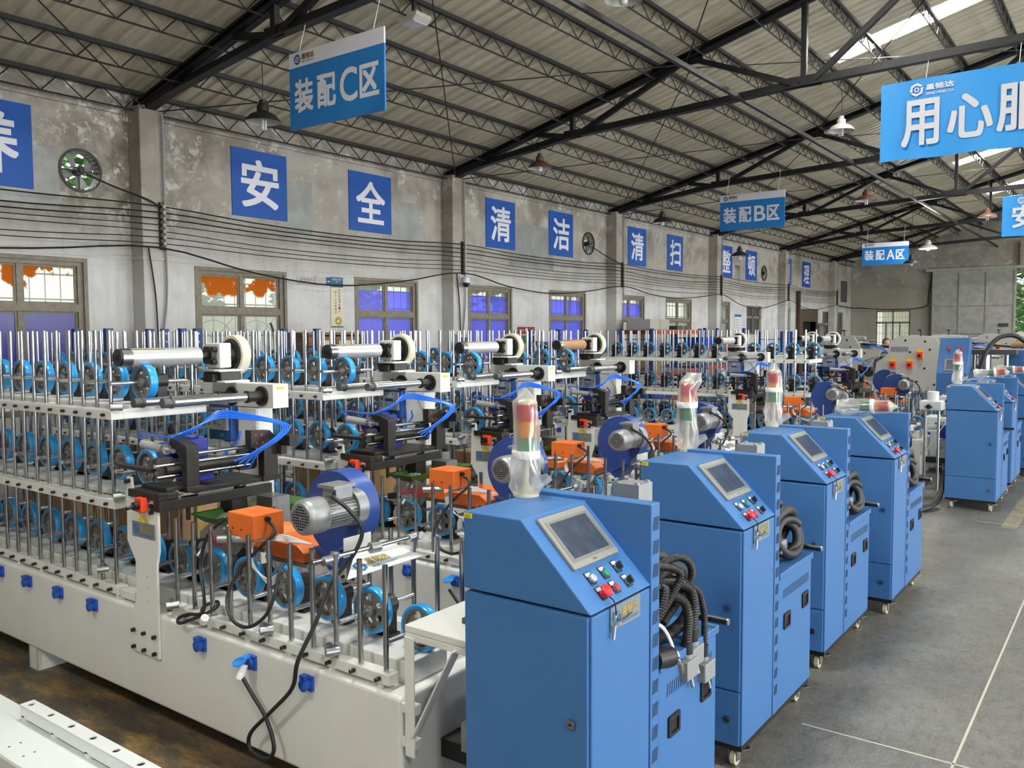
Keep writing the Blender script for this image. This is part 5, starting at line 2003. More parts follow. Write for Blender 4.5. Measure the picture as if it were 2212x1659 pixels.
def build_cabinet(xr, y0, label):
    t = thing('control_cabinet', label, 'cabinet', (xr - 0.27, y0 + 0.5, 0), group='blue control cabinets standing in a row')
    O = (-0.27, 0.5, 0)
    Bc = lambda: MB(O)
    b = Bc().use('blue_cabinet')
    b.box(-0.535, -0.004, 0.012, 0.42, 0.125, 1.162)
    b.build('body', parent=t, smooth=0, bevel=0.004)
    b = Bc().use('blue_cabinet')
    b.prism([(-0.54, 1.172), (0.0, 1.172), (-0.285, 1.455), (-0.54, 1.455)], (0, 0.0, 0), X1, Z1, Y1, 0.424)
    b.build('console_head', parent=t, smooth=0, bevel=0.005)
    b = Bc().use('blue_cabinet')
    b.box(-0.54, 0.0, 0.424, 0.492, 0.125, 1.47)
    b.use('void_dark')
    for k in range(14):
        z = 1.42 - 0.088 * k
        for i in range(5):
            y = 0.434 + 0.0095 * i
            b.add([(0.0008, y, z - 0.05), (0.0008, y + 0.004, z - 0.05), (0.0008, y + 0.012, z), (0.0008, y + 0.008, z)], [(0, 1, 2, 3)])
    b.build('back_duct', parent=t, smooth=0, bevel=0.004)
    b = Bc().use('blue_cabinet').box(-0.538, -0.015, 0.0, 0.012, 0.392, 1.16)
    d1 = b.build('door', parent=t, smooth=0, bevel=0.003)
    b = Bc().use('blue_cabinet').box(-0.538, -0.015, 0.0, 0.012, 0.125, 0.384)
    d2 = b.build('lower_door', parent=t, smooth=0, bevel=0.003)
    for d, z in ((d1, 0.79), (d2, 0.25)):
        b = Bc().use('chrome')
        b.cyl((-0.075, 0.0, z), (-0.075, -0.01, z), 0.016, 18)
        b.cyl((-0.075, -0.01, z), (-0.075, -0.013, z), 0.012, 18)
        b.use('void_dark').cyl((-0.075, -0.013, z), (-0.075, -0.0135, z), 0.006, 8)
        b.build('lock', parent=d)
    b = Bc().use('yellow').box(-0.538, -0.5, -0.0012, 0.0, 1.432, 1.45)
    b.use('ink_dark')
    letter(b, '010', (-0.53, -0.0012, 1.435), X1, Z1, -Y1, 0.022, 0.011, 0, 0.0005)
    b.build('number_label', parent=t, smooth=0)
    # touch screen
    b = Bc().use('hmi_grey')
    b.prism(rrect(0.066, 0.372, 0.022, 0.242, 0.008), desk(0, 0, 0), Y1, SL, SN, 0.014)
    scr = b.build('touch_panel', parent=t, smooth=30, bevel=0.003)
    b = Bc().use('hmi_dark').prism([(0.085, 0.045), (0.372 - 0.012, 0.045), (0.36, 0.218), (0.085, 0.218)], desk(0, 0, 0.0142), Y1, SL, SN, 0.0008)
    b.use('screen').prism([(0.104, 0.056), (0.34, 0.056), (0.34, 0.206), (0.104, 0.206)], desk(0, 0, 0.0152), Y1, SL, SN, 0.0006)
    b.use('ink_dark')
    letter(b, 'PINCH'[:3], desk(0.2, 0.234, 0.0145), Y1, -SL, SN, 0.022, 0.008, 0, 0.0005)
    b.build('screen', parent=scr, smooth=0)
    # buttons
    cols = {'w': 'lamp_tube', 'g': 'green_btn', 'r': 'red', 'k': 'black_plastic'}
    for (y, v, kind) in ((0.125, 0.29, 'w'), (0.215, 0.29, 'g'), (0.305, 0.288, 'k'), (0.125, 0.352, 'e'), (0.215, 0.352, 'r'), (0.305, 0.35, 'k')):
        b = Bc().use('black_plastic')
        b.prism([(y - 0.018, v - 0.028), (y + 0.018, v - 0.028), (y + 0.018, v + 0.022), (y - 0.018, v + 0.022)], desk(0, 0, 0), Y1, SL, SN, 0.004)
        b.use('lamp_tube').prism([(y - 0.014, v - 0.025), (y + 0.014, v - 0.025), (y + 0.014, v - 0.012), (y - 0.014, v - 0.012)], desk(0, 0, 0.004), Y1, SL, SN, 0.0006)
        o = b.build('button_plate', parent=t, smooth=0)
        c = desk(y, v + 0.003, 0.004)
        b = Bc()
        if kind == 'e':
            b.use('red').lathe([(0.013, 0), (0.013, 0.016), (0.022, 0.02), (0.024, 0.027), (0.02, 0.033), (0, 0.035)], c, SN, 20)
            b.build('emergency_stop', parent=o)
            continue
        b.use('chrome').cyl(c, c + SN * 0.009, 0.0165, 20)
        if kind == 'k':
            b.use('black_plastic').cyl(c + SN * 0.009, c + SN * 0.012, 0.013, 18)
            b.bar(c + SN * 0.018 - SL * 0.013 + Y1 * 0.004, c + SN * 0.018 + SL * 0.013 - Y1 * 0.004, 0.009, 0.014, up=SN)
        else:
            b.use(cols[kind]).lathe([(0.013, 0.009), (0.013, 0.011 if kind != 'w' else 0.016), (0, 0.0125 if kind != 'w' else 0.018)], c, SN, 18)
            if kind == 'w':
                b.use('dark_grey')
                for s in (-0.006, 0, 0.006):
                    b.bar(c + SN * 0.0183 + SL * s - Y1 * 0.007, c + SN * 0.0183 + SL * s + Y1 * 0.007, 0.0015, 0.001, up=SN)
        b.build('selector_switch' if kind == 'k' else 'push_button', parent=o)
    # name plate and key ring
    b = Bc().use('grey_plate').box(-0.002, 0.0022, 0.125, 0.335, 1.082, 1.166)
    hex_logo(b, (0.0022, 0.16, 1.124), Y1, Z1, X1, 0.028, 'logo_blue', 0.0006)
    b.use('gold')
    letter(b, '星铭达', (0.0022, 0.2, 1.115), Y1, Z1, X1, 0.115, 0.036, 0.001, 0.0006)
    b.use('logo_blue')
    letter(b, 'XINGMINGDA MACHINERY', (0.0022, 0.195, 1.094), Y1, Z1, X1, 0.125, 0.01, 0, 0.0006)
    b.build('name_plate', parent=t, smooth=0)
    b = Bc().use('rubber_black')
    c = desk(0.125, 0.37, 0.02)
    b.tube([c, c + SL * 0.03 + SN * 0.005, Vector((0.014, 0.14, 1.145)), Vector((0.012, 0.15, 1.12)), Vector((0.014, 0.2, 1.115)), Vector((0.01, 0.26, 1.118))], 0.0022, 6, 5)
    b.use('zinc')
    b.tube([Vector((0.014, 0.155 + 0.02 * math.cos(a), 1.118 + 0.026 * math.sin(a))) for a in [k * PI / 6 for k in range(12)]], 0.0028, 6, 2, closed=True)
    b.cyl((0.012, 0.135, 1.105), (0.012, 0.125, 1.06), 0.006, 8)
    b.build('key_ring', parent=t)
    # low glue box
    b = Bc().use('blue_cabinet')
    b.box(-0.54, -0.002, 0.494, 1.03, 0.125, 0.815)
    b.use('void_dark')
    for i in range(22):
        y = 0.56 + 0.0195 * i
        b.add([(-0.0012, y, 0.70), (-0.0012, y + 0.006, 0.70), (-0.0012, y + 0.014, 0.75), (-0.0012, y + 0.008, 0.75)], [(0, 1, 2, 3)])
    lowb = b.build('glue_box', parent=t, smooth=0, bevel=0.004)
    b = Bc().use('blue_cabinet').box(-0.545, 0.006, 0.494, 1.045, 0.815, 0.848)
    b.build('lid', parent=lowb, smooth=0, bevel=0.004)
    for y, z in ((0.62, 0.575), (0.92, 0.61)):
        b = Bc().use('black_plastic')
        b.plate([rrect(y - 0.05, y + 0.05, z - 0.042, z + 0.042, 0.008), rrect(y - 0.034, y + 0.034, z - 0.028, z + 0.024, 0.004)], (-0.002, 0, 0), Y1, Z1, X1, 0.008)
        b.use('void_dark').box(-0.006, -0.0012, y - 0.036, y + 0.036, z - 0.03, z + 0.026)
        b.build('pull_handle', parent=lowb, smooth=0)
    b = Bc().use('black_plastic').cyl((-0.12, 1.0, 0.885), (0.06, 1.0, 0.885), 0.0155, 16)
    b.use('zinc').cyl((0.06, 1.0, 0.885), (0.066, 1.0, 0.885), 0.014, 16)
    b.use('black_plastic').cyl((-0.1, 1.0, 0.84), (-0.1, 1.0, 0.885), 0.012, 10)
    b.build('push_bar', parent=lowb)
    # glue pump air cylinder
    b = Bc().use('cast_alu')
    b.box(-0.33, -0.21, 0.72, 0.84, 1.395, 1.475)
    b.box(-0.33, -0.21, 0.72, 0.84, 0.86, 0.91)
    for x in (-0.315, -0.225):
        for y in (0.735, 0.825):
            b.cyl((x, y, 0.9), (x, y, 1.4), 0.013, 10)
    b.cyl((-0.27, 0.78, 0.9), (-0.27, 0.78, 1.4), 0.05, 20)
    b.cyl((-0.27, 0.78, 0.84), (-0.27, 0.78, 0.88), 0.07, 18)
    for x in (-0.315, -0.225):
        b.cyl((x, 0.735, 1.475), (x, 0.735, 1.482), 0.011, 8)
        b.cyl((x, 0.825, 1.475), (x, 0.825, 1.482), 0.011, 8)
    b.build('air_cylinder', parent=lowb, smooth=40)
    # plinth and castors
    b = Bc().use('black_plastic').box(-0.53, -0.006, 0.01, 1.02, 0.098, 0.125)
    b.build('plinth', parent=t, smooth=0)
    for x in (-0.47, -0.06):
        for y in (0.06, 0.95):
            b = Bc().use('zinc')
            b.box(x - 0.03, x + 0.03, y - 0.03, y + 0.03, 0.092, 0.098)
            b.box(x - 0.022, x - 0.018, y - 0.018, y + 0.03, 0.03, 0.092)
            b.box(x + 0.018, x + 0.022, y - 0.018, y + 0.03, 0.03, 0.092)
            b.bar((x + 0.02, y + 0.02, 0.075), (x + 0.06, y + 0.05, 0.085), 0.03, 0.004)
            o = b.build('castor_fork', parent=t, smooth=0)
            b = Bc().use('caster_cream')
            b.lathe([(0.036, -0.015), (0.041, -0.012), (0.041, 0.012), (0.036, 0.015)], (x, y + 0.01, 0.041), X1, 22)
            b.use('zinc').cyl((x - 0.024, y + 0.01, 0.041), (x + 0.024, y + 0.01, 0.041), 0.013, 12)
            b.build('castor_wheel', parent=o)
    return t


CAB = [(-1.42, 2.35, 'blue control cabinet closest to us, cut off by the bottom edge'),
       (-1.465, 3.80, 'blue control cabinet directly behind the closest one, one white castor in front'),
       (-1.505, 5.25, 'blue control cabinet just before the one with the fallen signal light'),
       (-1.41, 6.58, 'blue control cabinet with a wrapped signal light lying across its top, before the gap'),
       (-1.29, 11.1, 'blue control cabinet first after the gap, standing alone against the aisle'),
       (-1.30, 12.6, 'blue control cabinet mostly hidden behind the first one after the gap'),
       (-1.22, 14.1, 'blue control cabinet cut by the right picture edge, farthest of the row')]
c0 = build_cabinet(*CAB[0])
cabs = [c0]
for (xr, y0, lb) in CAB[1:]:
    cabs.append(dup(c0, (xr - 0.27, y0 + 0.5, 0), lb))


# ------------------------------------------------------------------ wrapped signal lights
def build_signal(loc, label, rot=None, seed=1, open_top=False):
    t = thing('signal_light', label, 'signal light', loc, group='signal lights in plastic bags')
    if rot is not None:
        t.rotation_euler = rot
    b = MB().use('caster_cream')
    b.lathe([(0.052, 0), (0.052, 0.012), (0.03, 0.02), (0.018, 0.04), (0.012, 0.05), (0.012, 0.15), (0.034, 0.155), (0.036, 0.165)], (0, 0, 0), Z1, 24)
    b.build('base', parent=t)
    for nm, z in (('lens_green', 0.165), ('lens_amber', 0.232), ('lens_red', 0.299)):
        b = MB().use(nm)
        b.lathe([(0.036, 0), (0.037, 0.004), (0.037, 0.061), (0.036, 0.065)], (0, 0, z), Z1, 28)
        b.build('lamp_lens', parent=t)
    b = MB().use('caster_cream')
    b.lathe([(0.037, 0.0), (0.037, 0.012), (0.03, 0.02), (0, 0.022)], (0, 0, 0.364), Z1, 24)
    b.build('cap', parent=t)
    rnd = random.Random(seed)
    b = MB().use('plastic_bag')
    prof = [(0.05, 0.01), (0.062, 0.04), (0.056, 0.07), (0.062, 0.1), (0.055, 0.14), (0.054, 0.2), (0.052, 0.27), (0.05, 0.33), (0.047, 0.375), (0.03, 0.395), (0.006, 0.425)]
    if open_top:
        prof = prof[:-3] + [(0.05, 0.37), (0.055, 0.4), (0.02, 0.42)]
    b.lathe(prof, (0, 0, 0), Z1, 26, caps=False)
    ph = rnd.uniform(0, 6)
    nv = []
    for p in b.v:
        a = math.atan2(p.y, p.x)
        k = 1 + 0.09 * math.sin(3 * a + 21 * p.z + ph) + 0.06 * math.sin(7 * a - 33 * p.z) + rnd.uniform(-0.03, 0.03)
        nv.append(Vector((p.x * k, p.y * k, p.z + rnd.uniform(-0.004, 0.004))))
    b.v = nv
    if seed == 2:
        b.v = [p + Vector((0.06 * max(0, (p.z - 0.34) / 0.08) * (1 if p.x > 0 else 0), 0.02 * max(0, (p.z - 0.34) / 0.08), 0)) for p in b.v]
    n0 = len(b.v)
    # loose tail of the bag
    tail = [(0.03, -0.01, 0.07), (0.07, -0.02, 0.09), (0.11, -0.01, 0.1), (0.03, 0.0, 0.02), (0.08, 0.0, 0.04), (0.115, 0.015, 0.07), (0.02, 0.02, 0.06), (0.07, 0.03, 0.065), (0.1, 0.03, 0.09)]
    b.add(tail, [(0, 1, 4, 3), (1, 2, 5, 4), (3, 4, 7, 6), (4, 5, 8, 7)])
    b.build('plastic_bag', parent=t, smooth=80)
    b = MB().use('foam_white')
    b.lathe([(0.055, 0), (0.057, 0.003), (0.057, 0.028), (0.055, 0.031)], (0, 0, 0.15 if seed == 1 else 0.235), Z1, 24)
    b.build('foam_band', parent=t, smooth=40)
    return t


build_signal((-1.945, 2.72, 1.455), 'wrapped red amber green signal light standing on the closest blue cabinet', seed=1)
build_signal((-1.975, 4.27, 1.455), 'wrapped signal light with bag flapping sideways on the cabinet behind the closest one', seed=2)
build_signal((-2.0, 5.70, 1.455), 'wrapped signal light standing on the blue cabinet before the fallen one', seed=3)
build_signal((-1.88, 6.78, 1.52), 'wrapped signal light lying flat on top of a blue cabinet before the gap', rot=(0.12, PI / 2 - 0.03, 0.25), seed=4)
build_signal((-1.78, 11.5, 1.455), 'wrapped signal light standing on the first blue cabinet after the gap', seed=5)
build_signal((-1.80, 12.85, 1.52), 'wrapped signal light lying on the second cabinet after the gap, red end towards the aisle', rot=(0.0, PI / 2 - 0.08, 0.15), seed=6)
build_signal((-1.74, 14.35, 1.52), 'wrapped signal light lying farthest away in front of a dark blue console', rot=(0.0, PI / 2 - 0.02, 0.05), seed=7)


# ------------------------------------------------------------------ hose bundles on the glue boxes
def ribbed(b, pts, r, pitch=0.011, n=10):
    """corrugated conduit"""
    t = MB()
    t.tube(pts, 0.001, 3, 10)
    P = [Vector(t.v[i]) for i in range(0, len(t.v), 3)]
    acc, Q = 0.0, [P[0]]
    for a, c in zip(P, P[1:]):
        L = (c - a).length
        while acc + L >= pitch / 2:
            f = (pitch / 2 - acc) / max(L, 1e-9)
            a = a + (c - a) * f
            Q.append(a)
            L = (c - a).length
            acc = 0
        acc += L
    K = len(Q)
    b.tube(Q, lambda u: r * (1.0 if int(round(u * (K - 1))) % 2 else 0.84), n, 1)


def hose_bundle(loc, label, rich, seed):
    t = thing('hose_bundle', label, 'hoses', loc, group='black hose bundles on the glue boxes')
    rnd = random.Random(seed)
    # braided fat hoses in upright coils
    if rich:
        loops = [(-0.05, 0.03, 0.16, 0.19, 0.135, 0.0), (-0.1, -0.02, 0.2, 0.17, 0.15, 0.9), (-0.02, 0.0, 0.13, 0.2, 0.1, 2.1)]
    else:
        loops = [(-0.03, 0.08, 0.15, 0.2, 0.12, 0.0), (-0.09, 0.05, 0.17, 0.19, 0.14, 1.1), (-0.15, 0.0, 0.16, 0.17, 0.13, 2.0), (0.02, 0.12, 0.12, 0.17, 0.09, 0.5)]
    for k, (cx, cy, cz, ry, rz, ph) in enumerate(loops):
        b = MB().use('rubber_black')
        pts = []
        for i in range(21):
            a = 2 * PI * i / 18 + ph
            pts.append((cx + 0.035 * math.sin(a + k) - 0.03 * i / 20, cy + ry * math.cos(a), max(0.027, cz + rz * math.sin(a))))
        b.tube(pts, 0.0255, 12, 4)
        b.build('braided_hose', parent=t)
    if rich:
        paths = [[(-0.12, -0.24, 0.1), (-0.03, -0.15, 0.3), (0.03, -0.03, 0.36), (0.06, 0.05, 0.33), (0.05, 0.09, 0.25), (0.02, 0.04, 0.17), (0.0, -0.06, 0.1)],
                 [(-0.1, -0.22, 0.3), (0.0, -0.12, 0.34), (0.055, -0.02, 0.3), (0.04, -0.1, 0.2), (0.02, -0.2, 0.12)],
                 [(-0.06, -0.2, 0.2), (0.04, -0.13, 0.27), (0.05, -0.2, 0.17), (0.0, -0.28, 0.1)]]
        for P in paths:
            b = MB().use('rubber_black')
            ribbed(b, P, 0.0165)
            b.build('corrugated_hose', parent=t)
        ends = [((0.05, -0.02, 0.2), (0.068, 0.02, 0.02), 0.02), ((0.045, 0.05, 0.23), (0.06, 0.09, 0.05), 0.021), ((0.055, 0.1, 0.22), (0.072, 0.18, -0.04), 0.014)]
        for k, (p, q, r) in enumerate(ends):
            b = MB().use('rubber_black')
            ribbed(b, [(-0.03, p[1] - 0.14, 0.27), p, ((p[0] + q[0]) / 2 + 0.015, (p[1] + q[1]) / 2 + 0.01, (p[2] + q[2]) / 2 + 0.03), (q[0], q[1], q[2])], r)
            b.cyl(q, (q[0], q[1], q[2] - 0.05), r * 1.15, 14)
            o = b.build('corrugated_hose', parent=t)
            b = MB().use('grey_plastic')
            x, y, z = q[0], q[1], q[2] - 0.05
            b.cyl((x, y, z), (x, y, z - 0.02), r * 1.2, 12)
            b.box(x - 0.025, x + 0.03, y - 0.055, y + 0.05, z - 0.095, z - 0.018)
            b.use('zinc').cyl((x + 0.01, y + 0.01, z - 0.085), (x + 0.02, y + 0.015, z - 0.14), 0.008, 8)
            b.build('plug', parent=o, smooth=30, bevel=0.004)
        b = MB().use('black_plastic')
        b.cyl((0.045, -0.224, 0.012), (0.062, -0.12, 0.0), 0.04, 18)
        b.use('zinc').cyl((0.062, -0.12, 0.0), (0.066, -0.08, -0.008), 0.021, 6)
        b.cyl((0.066, -0.09, -0.02), (0.068, -0.03, -0.06), 0.013, 8)
        b.cyl((0.068, -0.05, -0.04), (0.068, -0.03, -0.09), 0.018, 8)
        b.build('hose_coupling', parent=t)
        b = MB().use('foam_white')
        b.tube([(-0.02, -0.12, 0.12), (0.01, -0.08, 0.09), (0.03, -0.05, 0.03), (0.04, -0.045, -0.01)], 0.008, 8, 5)
        b.build('white_lead', parent=t)
    else:
        b = MB().use('rubber_black')
        b.tube([(-0.12, -0.2, 0.06), (-0.05, -0.1, 0.03), (0.0, 0.05, 0.03), (0.02, 0.2, 0.06), (0.0, 0.24, 0.14), (-0.05, 0.15, 0.2), (-0.1, 0.0, 0.2)], 0.025, 12, 6)
        b.build('braided_hose', parent=t)
        b = MB().use('grey_plastic')
        b.box(-0.02, 0.03, -0.06, 0.02, 0.06, 0.13)
        b.use('zinc').box(0.02, 0.034, -0.05, 0.01, 0.07, 0.12)
        b.build('plug', parent=t, smooth=0, bevel=0.004)
    return t


hose_bundle((-1.49, 3.07, 0.848), 'tangle of black ribbed hoses with grey plugs hanging from the closest cabinet', True, 1)
hose_bundle((-1.54, 4.52, 0.848), 'coil of fat black hoses with metal plug on the second cabinet from us', False, 2)
hose_bundle((-1.57, 5.95, 0.848), 'coil of fat black hoses on the third cabinet from us, without plugs hanging', False, 3)
hose_bundle((-1.48, 7.28, 0.848), 'coil of fat black hoses on the last cabinet before the gap', False, 4)

# ------------------------------------------------------------------ spare bed lying in front, bottom left corner
t = thing('spare_machine_bed', 'white steel machine bed with holed rail lying in the bottom left corner', 'machine part', (-4.5, 1.5, 0))
Os = (-4.5, 1.5, 0)
b = MB(Os).use('white_clean')
b.box(-7.2, -2.6, 1.565, 1.85, 0.0, 0.28)
b.build('bed_panel', parent=t, smooth=0, bevel=0.015)
b = MB(Os).use('white_clean')
yl, yh, zz = 1.768, 1.833, 0.355
for x in (-4.19, -3.9, -3.6):
    b.box(x - 0.012, x + 0.012, yl, yh, 0.28, 0.305)
hl = [circ(-4.17 + 0.19 * k, (yl + yh) / 2, 0.0165, 18) for k in range(9)]
b.plate([[(-4.215, yl), (-2.7, yl), (-2.7, yh), (-4.215, yh)]] + hl, (0, 0, zz - 0.005), X1, Y1, Z1, 0.006)
b.box(-4.215, -2.7, yl, yl + 0.005, 0.302, zz - 0.004)
b.box(-4.215, -2.7, yh - 0.005, yh, 0.302, zz - 0.004)
b.box(-4.215, -2.7, yl, yh, 0.298, 0.302)
b.build('holed_rail', parent=t, smooth=0)
b = MB(Os).use('white_clean').box(-7.2, -4.23, 1.765, 1.835, 0.279, 0.2815)
b.build('edge_fold', parent=t, smooth=0)
b = MB(Os).use('void_dark')
for x, y in ((-3.975, 1.616), (-3.974, 1.664), (-3.835, 1.615), (-3.835, 1.661)):
    b.cyl((x, y, 0.28), (x, y, 0.2808), 0.005, 8)
b.build('screw_holes', parent=t, smooth=0)
b = MB().use('ink_blue').cyl((-4.35, 2.12, 0.012), (-4.31, 2.13, 0.012), 0.012, 8)
tag(b.build('plastic_plug'), 'tiny dark blue plastic plug dropped on the stained floor', 'plug')

# ================================================================== things along the wall and down the hall
def rack(x0, x1, y0, y1, h, levels, mpost, mbeam, label, brace=True, group=None):
    t = thing('storage_rack', label, 'rack', ((x0 + x1) / 2, (y0 + y1) / 2, 0), group=group)
    O = ((x0 + x1) / 2, (y0 + y1) / 2, 0)
    for x in (x0, x1):
        for y in (y0, y1):
            b = MB(O).use(mpost)
            b.box(x - 0.035, x + 0.035, y - 0.04, y + 0.04, 0, h)
            b.use('void_dark')
            k = 0.3
            b.use('foam_white')
            while k < h:
                b.box(x + 0.035, x + 0.0358, y - 0.008, y + 0.008, k, k + 0.02)
                k += 0.1
            b.build('upright', parent=t, smooth=0)
    for z in levels:
        for x in (x0, x1):
            b = MB(O).use(mbeam).box(x - 0.02, x + 0.02, y0, y1, z - 0.09, z)
            b.build('beam', parent=t, smooth=0)
        b = MB(O).use('sheet_metal').box(x0, x1, y0 + 0.03, y1 - 0.03, z, z + 0.015)
        b.build('shelf', parent=t, smooth=0)
    if brace:
        for y in (y0, y1):
            b = MB(O).use(mpost)
            for k in range(3):
                b.bar((x0, y, 0.3 + k * 0.55), (x1, y, 0.85 + k * 0.55), 0.02, 0.02)
            b.bar((x0, y, h - 0.25), (x1, y, h - 0.25), 0.02, 0.02)
            b.build('brace', parent=t, smooth=0)
    return t


def tote(x, y, z, w, d, h, m, label, group=None):
    t = thing('storage_crate', label, 'crate', (x, y, z), group=group)
    b = MB().use(m)
    b.box(-w / 2, w / 2, -d / 2, d / 2, 0, 0.01)
    for q in ((-w / 2, w / 2, -d / 2, -d / 2 + 0.01), (-w / 2, w / 2, d / 2 - 0.01, d / 2), (-w / 2, -w / 2 + 0.01, -d / 2, d / 2), (w / 2 - 0.01, w / 2, -d / 2, d / 2)):
        b.box(*q, 0, h)
    for k in range(5):
        y0 = -d / 2 + d * (k + 0.5) / 5
        b.box(w / 2, w / 2 + 0.008, y0 - 0.008, y0 + 0.008, 0, h)
    b.build('tub', parent=t, smooth=0)
    b = MB().use(m).plate([[(-w / 2 - 0.015, -d / 2 - 0.015), (w / 2 + 0.015, -d / 2 - 0.015), (w / 2 + 0.015, d / 2 + 0.015), (-w / 2 - 0.015, d / 2 + 0.015)], [(-w / 2, -d / 2), (w / 2, -d / 2), (w / 2, d / 2), (-w / 2, d / 2)]], (0, 0, h - 0.02), X1, Y1, Z1, 0.02)
    b.build('rim', parent=t, smooth=0)
    return t


rack(-9.85, -9.15, 4.9, 5.8, 2.17, (0.5, 1.15, 1.7), 'rack_blue', 'rack_blue', 'tall blue perforated rack under the first filmed window')
rack(-9.85, -9.15, 6.0, 7.85, 2.17, (0.5, 1.15, 1.7), 'rack_blue', 'rack_blue', 'tall blue perforated rack between the first pillar and the tall poster')
rack(-9.9, -9.2, 14.0, 15.0, 2.16, (0.55, 1.2), 'rack_blue', 'rack_blue', 'blue rack standing before the filmed window after the sample board')
rack(-9.9, -9.1, 17.75, 20.4, 2.18, (0.5, 1.15, 2.14), 'rack_blue', 'rack_orange', 'blue rack with orange beams carrying a grey box on top')
rack(-9.9, -9.1, 20.7, 23.4, 2.2, (0.5, 1.2, 1.72), 'rack_blue', 'rack_orange', 'blue rack with orange beams holding blue crates and a carton')
rack(-9.6, -8.9, 26.0, 28.6, 2.1, (0.6, 1.3), 'rack_blue', 'rack_blue', 'light blue rack before the far windows')
rack(-9.6, -8.9, 29.0, 31.6, 2.1, (0.6, 1.3), 'rack_blue', 'rack_blue', 'dark blue rack far down the wall near the drain pipe')
tote(-9.5, 14.5, 1.215, 0.6, 0.8, 0.38, 'crate_blue', 'large open blue plastic crate on the rack by the sample board')
tote(-9.45, 21.1, 1.735, 0.5, 0.7, 0.22, 'crate_blue', 'blue plastic crate on the orange beamed rack, beside the carton')
tote(-9.45, 21.95, 1.735, 0.5, 0.6, 0.18, 'crate_blue', 'shallow blue plastic crate next to the carton on the rack')
tote(-9.5, 18.6, 0.515, 0.6, 0.8, 0.3, 'crate_blue', 'blue plastic crate low on the rack carrying the grey box')


def carton(x, y, z, w, d, h, label, m='cardboard'):
    t = thing('carton', label, 'box', (x, y, z))
    MB().use(m).box(-w / 2, w / 2, -d / 2, d / 2, 0, h).build('case', parent=t, smooth=0, bevel=0.006)
    MB().use('gold').box(-w / 2 - 0.001, w / 2 + 0.001, -0.03, 0.03, 0.001, h + 0.001).build('tape', parent=t, smooth=0)
    return t


carton(-9.45, 22.7, 1.735, 0.5, 0.6, 0.24, 'brown carton beside the blue crates on the orange beamed rack')
carton(-9.5, 18.35, 2.155, 0.6, 1.0, 0.25, 'flat grey box on top of the orange beamed rack', 'grey_machine')
carton(-9.5, 19.7, 2.155, 0.55, 0.7, 0.1, 'dark flat pack beside the grey box on top of the rack', 'dark_grey')
carton(-9.5, 18.2, 1.165, 0.5, 0.5, 0.3, 'brown carton on the middle shelf below the grey box')
carton(-9.5, 7.0, 1.165, 0.5, 0.9, 0.32, 'brown carton on the blue rack beside the first pillar')
# cartons and timber stored behind and under the machines
for x, y, w, d, h, lb in ((-5.6, 3.35, 0.9, 0.3, 1.0, 'tall brown carton standing between the two front machines'), (-6.9, 3.32, 0.7, 0.3, 0.9, 'brown carton between the two front machines, farther from the aisle'),
                          (-5.4, 4.92, 0.9, 0.3, 1.0, 'brown carton between the second and third machine'), (-5.0, 6.5, 0.8, 0.32, 0.95, 'brown carton behind the third machine')):
    carton(x, y, 0, w, d, h, lb, 'cardboard')

# brown cupboard under the tall poster
t = thing('wooden_cupboard', 'old brown wooden cupboard under the tall poster', 'cupboard', (-9.9, 8.6, 0))
b = MB().use('wood')
b.box(-0.3, 0.3, -0.52, 0.52, 0, 0.05)
b.box(-0.3, 0.3, -0.52, -0.49, 0.05, 2.08)
b.box(-0.3, 0.3, 0.49, 0.52, 0.05, 2.08)
b.box(-0.33, 0.33, -0.55, 0.55, 2.08, 2.12)
b.box(-0.3, -0.27, -0.5, 0.5, 0.05, 2.08)
b.box(-0.3, 0.28, -0.5, 0.5, 1.05, 1.08)
b.build('carcass', parent=t, smooth=0)
for y0, y1 in ((-0.48, -0.01), (0.01, 0.48)):
    b = MB().use('wood').box(0.27, 0.29, y0, y1, 1.1, 2.06)
    b.use('poster_cream').box(0.29, 0.292, y0 + 0.06, y1 - 0.06, 1.5, 2.0)
    o = b.build('door', parent=t, smooth=0)
    MB().use('zinc').cyl((0.29, (y0 * 0.1 if y0 < 0 else 0.06), 1.4), (0.31, (y0 * 0.1 if y0 < 0 else 0.06), 1.4), 0.012, 8).build('handle', parent=o)
# tools leaning on the wall
b = MB().use('dark_grey').cyl((-9.2, 7.96, 0.0), (-10.33, 7.99, 2.26), 0.018, 8)
tag(b.build('steel_bar'), 'dark steel bar leaning on the wall left of the brown cupboard', 'bar')
t = thing('shovel', 'shovel with worn wooden handle leaning on the wall beside the sample board', 'shovel', (-10.0, 15.0, 0))
b = MB().use('wood').cyl((0.15, 0.15, 0.35), (-0.3, -0.25, 1.95), 0.02, 8)
b.build('handle', parent=t)
b = MB().use('sheet_metal').prism([(-0.14, 0), (0.14, 0), (0.14, 0.36), (-0.14, 0.36)], (0.2, 0.15, 0.02), Y1, Vector((-0.15, 0, 1)).normalized(), X1, 0.006)
b.build('blade', parent=t, smooth=0)
t = thing('wire_basket', 'bent wire mesh basket leaning on the wall beside the shovel', 'basket', (-10.2, 14.75, 1.2))
b = MB().use('zinc')
for k in range(8):
    b.cyl((0.0, -0.25 + 0.07 * k, 0), (-0.1, -0.25 + 0.07 * k, 0.45), 0.004, 4)
    b.cyl((-0.015 * k, -0.25, 0.065 * k), (-0.015 * k, 0.24, 0.065 * k), 0.004, 4)
b.build('mesh', parent=t, smooth=0)
MB().use('dark_grey').tube([(0, -0.27, 0), (0, 0.26, 0), (-0.1, 0.26, 0.46), (-0.1, -0.27, 0.46)], 0.008, 5, 1, closed=True).build('rim', parent=t, smooth=0)
